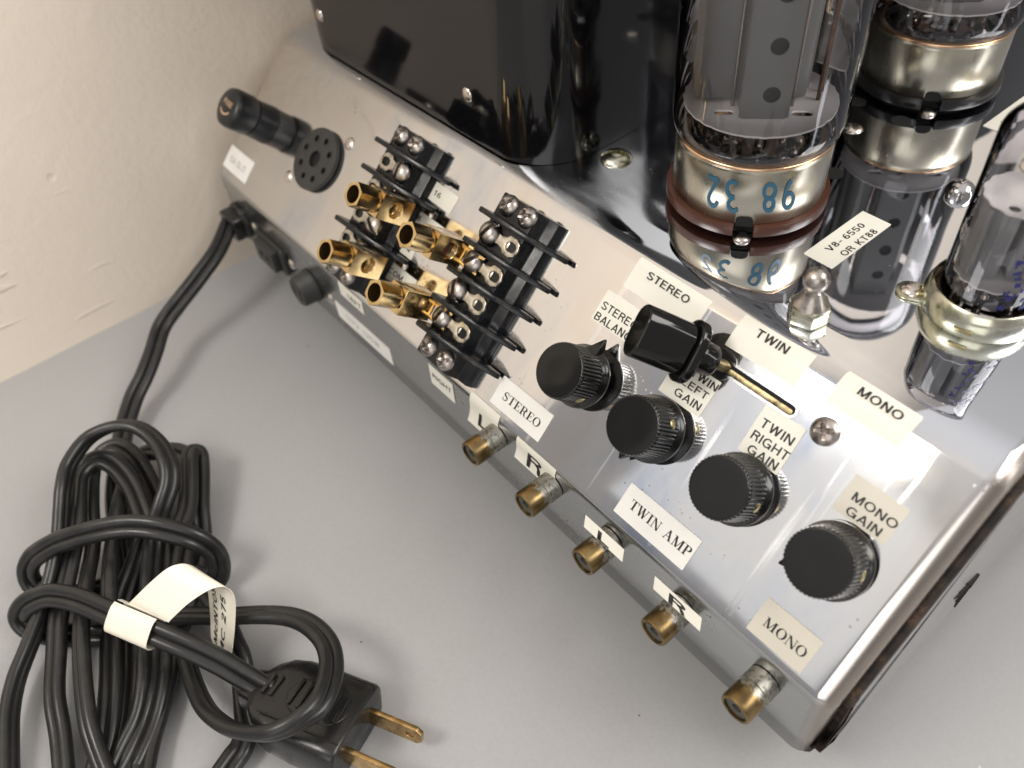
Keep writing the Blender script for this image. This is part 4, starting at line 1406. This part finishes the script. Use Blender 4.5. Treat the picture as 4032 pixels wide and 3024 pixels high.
# ------------------------------------------------------------------ mains cord, plug and tag
CORD = {
    'lead_in': (20, [(-292.6, -51.8, -61.0), (-282.4, -63.8, -64.0), (-277.0, -76.8, -68.0), (-273.3, -88.9, -72.0), (-270.1, -99.0, -76.0), (-262.1, -107.3, -79.0), (-255.6, -115.2, -82.0), (-250.2, -123.3, -85.0), (-240.5, -132.3, -88.0), (-227.8, -139.9, -89.0), (-212.2, -147.1, -89.0), (-192.2, -153.0, -89.0), (-172.2, -158.9, -89.0), (-154.6, -164.7, -89.5), (-138.4, -172.0, -89.5), (-127.1, -179.0, -89.5), (-117.9, -186.9, -89.5)]),
    'big_loop': (75, [(-139.5, -206.5, -89.0), (-150.3, -202.8, -88.0), (-158.8, -199.4, -87.0), (-166.5, -194.6, -86.0), (-173.4, -188.3, -85.0), (-180.7, -181.7, -84.0), (-188.8, -174.0, -81.0), (-197.2, -166.8, -77.0), (-205.4, -161.2, -73.0), (-210.3, -157.5, -70.0), (-216.8, -152.2, -68.0), (-221.2, -143.2, -66.0), (-219.2, -134.3, -65.0), (-214.0, -128.3, -66.0), (-204.9, -125.7, -68.0), (-195.8, -126.6, -70.0), (-190.3, -129.8, -73.0), (-186.4, -135.1, -76.0), (-183.0, -140.8, -80.0), (-176.1, -146.0, -83.0), (-167.6, -150.7, -84.0), (-157.9, -155.7, -85.0), (-146.0, -160.8, -85.0), (-137.5, -165.2, -85.5), (-130.8, -170.6, -87.0), (-126.3, -177.2, -88.0), (-120.5, -184.7, -89.0)]),
    'inner_loop': (10, [(-129.0, -194.4, -89.0), (-141.9, -190.7, -88.0), (-152.8, -187.7, -86.0), (-163.5, -183.2, -85.0), (-175.9, -177.1, -83.0), (-188.4, -168.7, -81.0), (-199.6, -160.7, -78.0), (-211.4, -155.5, -77.0), (-217.7, -152.1, -76.0), (-220.0, -147.9, -75.0), (-219.0, -143.6, -75.0), (-213.6, -140.8, -76.0), (-204.2, -140.0, -78.0), (-194.8, -141.2, -80.0), (-187.0, -143.2, -82.0), (-181.0, -149.6, -85.0), (-172.2, -158.6, -86.5), (-165.0, -164.4, -87.0), (-158.6, -168.0, -86.0), (-147.0, -172.7, -86.0), (-137.2, -177.8, -87.0), (-130.8, -182.1, -88.0), (-123.4, -188.0, -89.0)]),
    'middle_loop': (25, [(-116.8, -184.0, -85.0), (-128.4, -183.0, -83.0), (-137.3, -181.3, -81.0), (-150.4, -177.4, -80.0), (-164.3, -172.7, -80.0), (-177.9, -166.9, -81.0), (-192.5, -159.7, -82.0), (-207.4, -154.5, -82.0), (-220.9, -149.1, -82.0), (-227.7, -144.1, -81.0), (-226.1, -137.6, -80.0), (-218.0, -134.7, -81.0), (-208.6, -134.9, -83.0), (-198.0, -136.2, -84.0), (-189.1, -138.6, -85.0), (-176.3, -143.6, -86.0), (-161.3, -150.9, -87.0), (-143.3, -159.2, -87.0), (-134.7, -163.9, -87.0), (-128.1, -169.7, -88.0), (-122.8, -175.6, -88.0), (-117.8, -183.4, -89.0)]),
    'back_arc': (30, [(-162.5, -164.6, -80.0), (-175.8, -159.0, -79.0), (-192.0, -152.2, -81.0), (-209.8, -143.8, -84.0), (-220.1, -136.5, -86.0), (-222.3, -131.2, -86.0), (-218.1, -126.3, -85.0), (-210.6, -121.5, -83.0), (-202.3, -120.4, -82.0), (-192.6, -125.3, -84.0), (-184.8, -129.9, -85.0), (-173.7, -136.5, -85.0), (-160.8, -144.7, -85.0), (-150.5, -153.6, -86.0), (-144.5, -162.2, -89.5), (-132.9, -170.0, -89.5), (-115.1, -180.1, -89.5)]),
    'right_strand': (10, [(-176.1, -135.9, -80.0), (-182.6, -129.7, -80.0), (-192.1, -124.3, -79.0), (-200.5, -119.9, -78.0), (-203.0, -117.3, -78.5), (-201.2, -117.0, -80.0), (-194.0, -120.6, -82.0), (-183.2, -126.6, -84.0), (-175.1, -130.9, -87.0), (-165.3, -137.4, -88.0), (-155.4, -146.0, -88.0), (-145.7, -155.1, -89.0), (-134.1, -163.5, -89.0), (-124.1, -172.0, -89.0), (-114.0, -179.0, -89.0)]),
    'wrap_upper': (0, [(-181.3, -163.0, -90.4), (-188.4, -175.9, -90.2), (-195.7, -180.3, -88.0), (-198.1, -179.6, -83.0), (-197.6, -175.9, -78.0), (-194.6, -170.4, -74.0), (-190.7, -164.4, -71.0), (-184.1, -155.1, -68.0), (-177.7, -146.5, -67.0), (-170.6, -139.4, -68.0), (-163.8, -133.2, -72.0), (-160.6, -130.4, -78.0), (-159.0, -130.9, -84.0), (-158.0, -134.0, -88.5), (-159.4, -140.2, -90.2), (-167.3, -151.2, -90.4)]),
    'plug_lead': (0, [(-163.1, -166.9, -90.2), (-174.0, -179.4, -90.2), (-181.8, -186.2, -89.0), (-185.1, -187.2, -85.0), (-184.0, -183.8, -80.0), (-181.1, -179.2, -77.0), (-176.2, -174.4, -74.0), (-167.3, -168.8, -71.5), (-158.5, -164.6, -70.0), (-147.8, -159.5, -69.0), (-138.3, -154.2, -70.0), (-130.7, -149.7, -72.0), (-123.4, -145.5, -75.0), (-115.4, -141.9, -78.0), (-110.4, -139.8, -79.5), (-107.6, -138.3, -80.0)]),
    'side_loop': (70, [(-157.2, -154.9, -85.0), (-149.5, -147.1, -84.0), (-143.1, -141.6, -82.0), (-137.6, -137.2, -80.0), (-129.6, -129.9, -77.0), (-122.1, -123.8, -75.0), (-114.4, -120.4, -73.0), (-105.8, -119.5, -71.0), (-99.2, -121.2, -70.0), (-93.2, -125.0, -68.0), (-89.0, -130.3, -66.5), (-88.6, -136.4, -66.0), (-90.7, -142.2, -67.0), (-95.8, -147.2, -70.0), (-103.4, -151.4, -74.0), (-113.6, -154.2, -79.0), (-122.6, -154.7, -83.0), (-131.5, -154.1, -86.0), (-139.4, -153.0, -88.0), (-148.3, -151.2, -89.0), (-157.6, -149.6, -89.5)]),
    'under_strand': (0, [(-164.2, -138.7, -88.0), (-151.4, -138.4, -86.0), (-139.7, -138.9, -85.0), (-133.0, -139.9, -86.0), (-127.2, -140.8, -87.0), (-121.6, -143.2, -89.0), (-114.1, -146.6, -89.5), (-108.4, -149.1, -89.5), (-104.9, -152.6, -89.5), (-103.4, -156.0, -89.5), (-100.8, -162.0, -89.5)]),
}

pc = add('mains_cable', None, None, None, TM(-170, -155, TABLE_Z), 'black two core mains cable coiled into a bundle with a two pin plug', 'cable')
rl, sp_ = 1.93, 1.74
zip_sec = []
for i in range(15):
    a = math.radians(-156 + 312 * i / 14)
    zip_sec.append((sp_ + rl * math.cos(a), rl * math.sin(a)))
for i in range(15):
    a = math.radians(24 + 312 * i / 14)
    zip_sec.append((-sp_ + rl * math.cos(a), rl * math.sin(a)))
cord_vf = []
for nm, (roll, pts) in CORD.items():
    path = catmull(pts, 7)
    cord_vf.append(sweep(path, zip_sec, nref=(.35, -.45, .82), roll=roll))
add('cord', mesh('cord', vf_join(*cord_vf), angle=58), 'rubber', pc)

# plug: lofted body, blades, grip
pd = Vector((.885, .466, -.03)).normalized()
ps = Vector((.466, -.885, 0)).normalized()
pu = pd.cross(ps) * -1
if pu.z < 0:
    pu = -pu
PLUG_ROLL = -14.0
PF = Vector((-83.6, -125.9, -84.6))           # centre of the front face
PT = frame(PF, pd, ps * -1, pu) if pd.cross(ps * -1).dot(pu) > 0 else frame(PF, pd, ps, pu)
PT = PT @ Matrix.Rotation(math.radians(PLUG_ROLL), 4, 'X')
secs = [(-36, 4.6, 3.8), (-32, 5.6, 4.8), (-30, 8.5, 5.6), (-26.5, 11.2, 6.6), (-22, 12.4, 7.2), (-14, 12.9, 7.6), (-6, 12.9, 7.8), (-1.2, 13.0, 7.9), (-.3, 12.7, 7.7), (0, 12.2, 7.3)]
V, F, ns = [], [], 40
for x, hw, hh in secs:
    for i in range(ns):
        a = 2 * math.pi * i / ns
        c, s_ = math.cos(a), math.sin(a)
        V.append((x, hw * math.copysign(abs(c) ** .42, c), hh * math.copysign(abs(s_) ** .42, s_)))
for j in range(len(secs) - 1):
    for i in range(ns):
        i2 = (i + 1) % ns
        F.append((j * ns + i, j * ns + i2, (j + 1) * ns + i2, (j + 1) * ns + i))
F += [tuple(range(ns)), tuple(range(len(secs) * ns - 1, (len(secs) - 1) * ns - 1, -1))]
pl = add('plug', mesh('plug', (V, F), angle=45), 'plug', pc, PT, label='black moulded two pin plug')
grip = vf_join(prism(stadium(18.5, 11.5, 14, -12.0, 0), 6.6, 8.05))
add('grip_pad', mesh('grip_pad', grip, .5, seg=3), 'plug', pl, PT)
rib_me = mesh('grip_rib', vf_move(prism(stadium(8.6, 1.35, 8), 0, .75), Matrix.Rotation(math.radians(90), 4, 'Z')), .3, seg=2)
for i in range(6):
    add('grip_rib', rib_me, 'plug', pl, PT @ TM(-19.2 + 2.9 * i, 0, 8.0))
for i in range(2):
    add('neck_ridge', mesh('neck_ridge', prism(rounded_rect(-28.8 + 2.6 * i, -27.7 + 2.6 * i, -3.4, 3.4, .5), 5.6, 7.2 + .3 * i), .3), 'plug', pl, PT)
add('side_line', mesh('side_line', box(-26, -.5, -8.9, -8.5, 7.2, 8.0), .15), 'plug', pl, PT)
for sgn in (1, -1):
    blade = holed([(-1, -3.0), (14.6, -3.0), (16.2, -1.6), (16.2, 1.6), (14.6, 3.0), (-1, 3.0)], [circle(1.15, 16, 12.6, 0)], -.75, .75)
    add('blade', mesh('blade', vf_move(blade, frame((0, sgn * 6.35, 0), (1, 0, 0), (0, 0, 1), (0, -1, 0))), .2, angle=40), 'blade', pl, PT)

# cream tape flag folded round the cord
def strip(e0, e1, thick=.18, sub=6):
    a, b = catmull(e0, sub), catmull(e1, sub)
    V, F = [], []
    n = len(a)
    for i in range(n):
        t = (a[min(i + 1, n - 1)] - a[max(i - 1, 0)])
        nr = t.cross(b[i] - a[i]).normalized() * thick
        for p in (a[i], b[i], b[i] + nr, a[i] + nr):
            V.append(tuple(p))
    for i in range(n - 1):
        for j in range(4):
            j2 = (j + 1) % 4
            F.append((i * 4 + j, (i + 1) * 4 + j, (i + 1) * 4 + j2, i * 4 + j2))
    F += [(3, 2, 1, 0), ((n - 1) * 4, (n - 1) * 4 + 1, (n - 1) * 4 + 2, (n - 1) * 4 + 3)]
    return (V, F), a, b


c0, c1 = Vector((-152.9, -162.0, -69.3)), Vector((-139.6, -155.0, -69.8))   # the stretch of cord under the tape
cd_ = (c1 - c0).normalized()
cn = Vector((.35, -.45, .82)); cn = (cn - cd_ * cn.dot(cd_)).normalized()
cw = cd_.cross(cn)
loop = []
for a_, b_ in ((4.3, 1.7), (2.4, 2.7), (-2.4, 2.7), (-4.4, 1.4), (-4.4, -1.4), (-2.4, -2.6), (2.4, -2.6), (4.4, -1.5), (4.7, .7)):
    loop.append(cw * a_ + cn * b_)
if (c0 + cw).y < c0.y:      # start on the side away from the camera
    loop = [v - cw * (2 * v.dot(cw)) for v in loop]
(tvf, _, _) = strip([c0 + v for v in loop], [c1 + v for v in loop])
tg = add('tape_tag', mesh('tape_tag', tvf, angle=60), 'tag', pc, label='cream tape flag folded round the cord')
e0 = [(-151.6, -157.4, -66.8), (-150.6, -154.6, -64.6), (-149.2, -148.4, -60.8), (-147.8, -142.6, -58.2), (-145.6, -138.6, -58.0), (-143.2, -136.6, -60.6), (-141.0, -137.0, -66), (-138.8, -140.0, -74), (-136.0, -144.0, -82)]
e1 = [(-138.2, -150.6, -66.9), (-137.4, -148.6, -65.0), (-136.4, -143.0, -62.2), (-134.6, -136.6, -60.2), (-132.8, -133.0, -61.2), (-131.2, -132.6, -65.0), (-129.4, -135.4, -71), (-127.2, -140.4, -79.5), (-124.6, -146.4, -87.5)]
(fvf, ea, eb) = strip(e0, e1)
fl = add('tag_flag', mesh('tag_flag', fvf, angle=60), 'tag', tg)


def flag_text(txt, u0, u1, w0, w1, bold=.012):
    """lettering on the hidden-side run of the flag: u along it, w across"""
    tv, tf2 = text_vf(txt, 1.0, 1.0, bold)
    mxy = max(p[1] for p in tv)
    n = len(ea) - 1
    out = []
    for p in tv:
        u = (u0 + (u1 - u0) * (.5 - p[0])) * n
        i = min(int(u), n - 1)
        f_ = u - i
        w = w0 + (w1 - w0) * (p[1] / mxy)
        a, b = ea[i].lerp(ea[i + 1], f_), eb[i].lerp(eb[i + 1], f_)
        t = (ea[i + 1] - ea[i])
        nr = t.cross(b - a).normalized()
        out.append(tuple(a.lerp(b, w) + nr * .30))
    return out, tf2


add('lettering', mesh('lettering', vf_join(flag_text('McINTOSH', .66, .97, .36, .20), flag_text('MC 275', .70, .97, .68, .52))), 'ink', tg)
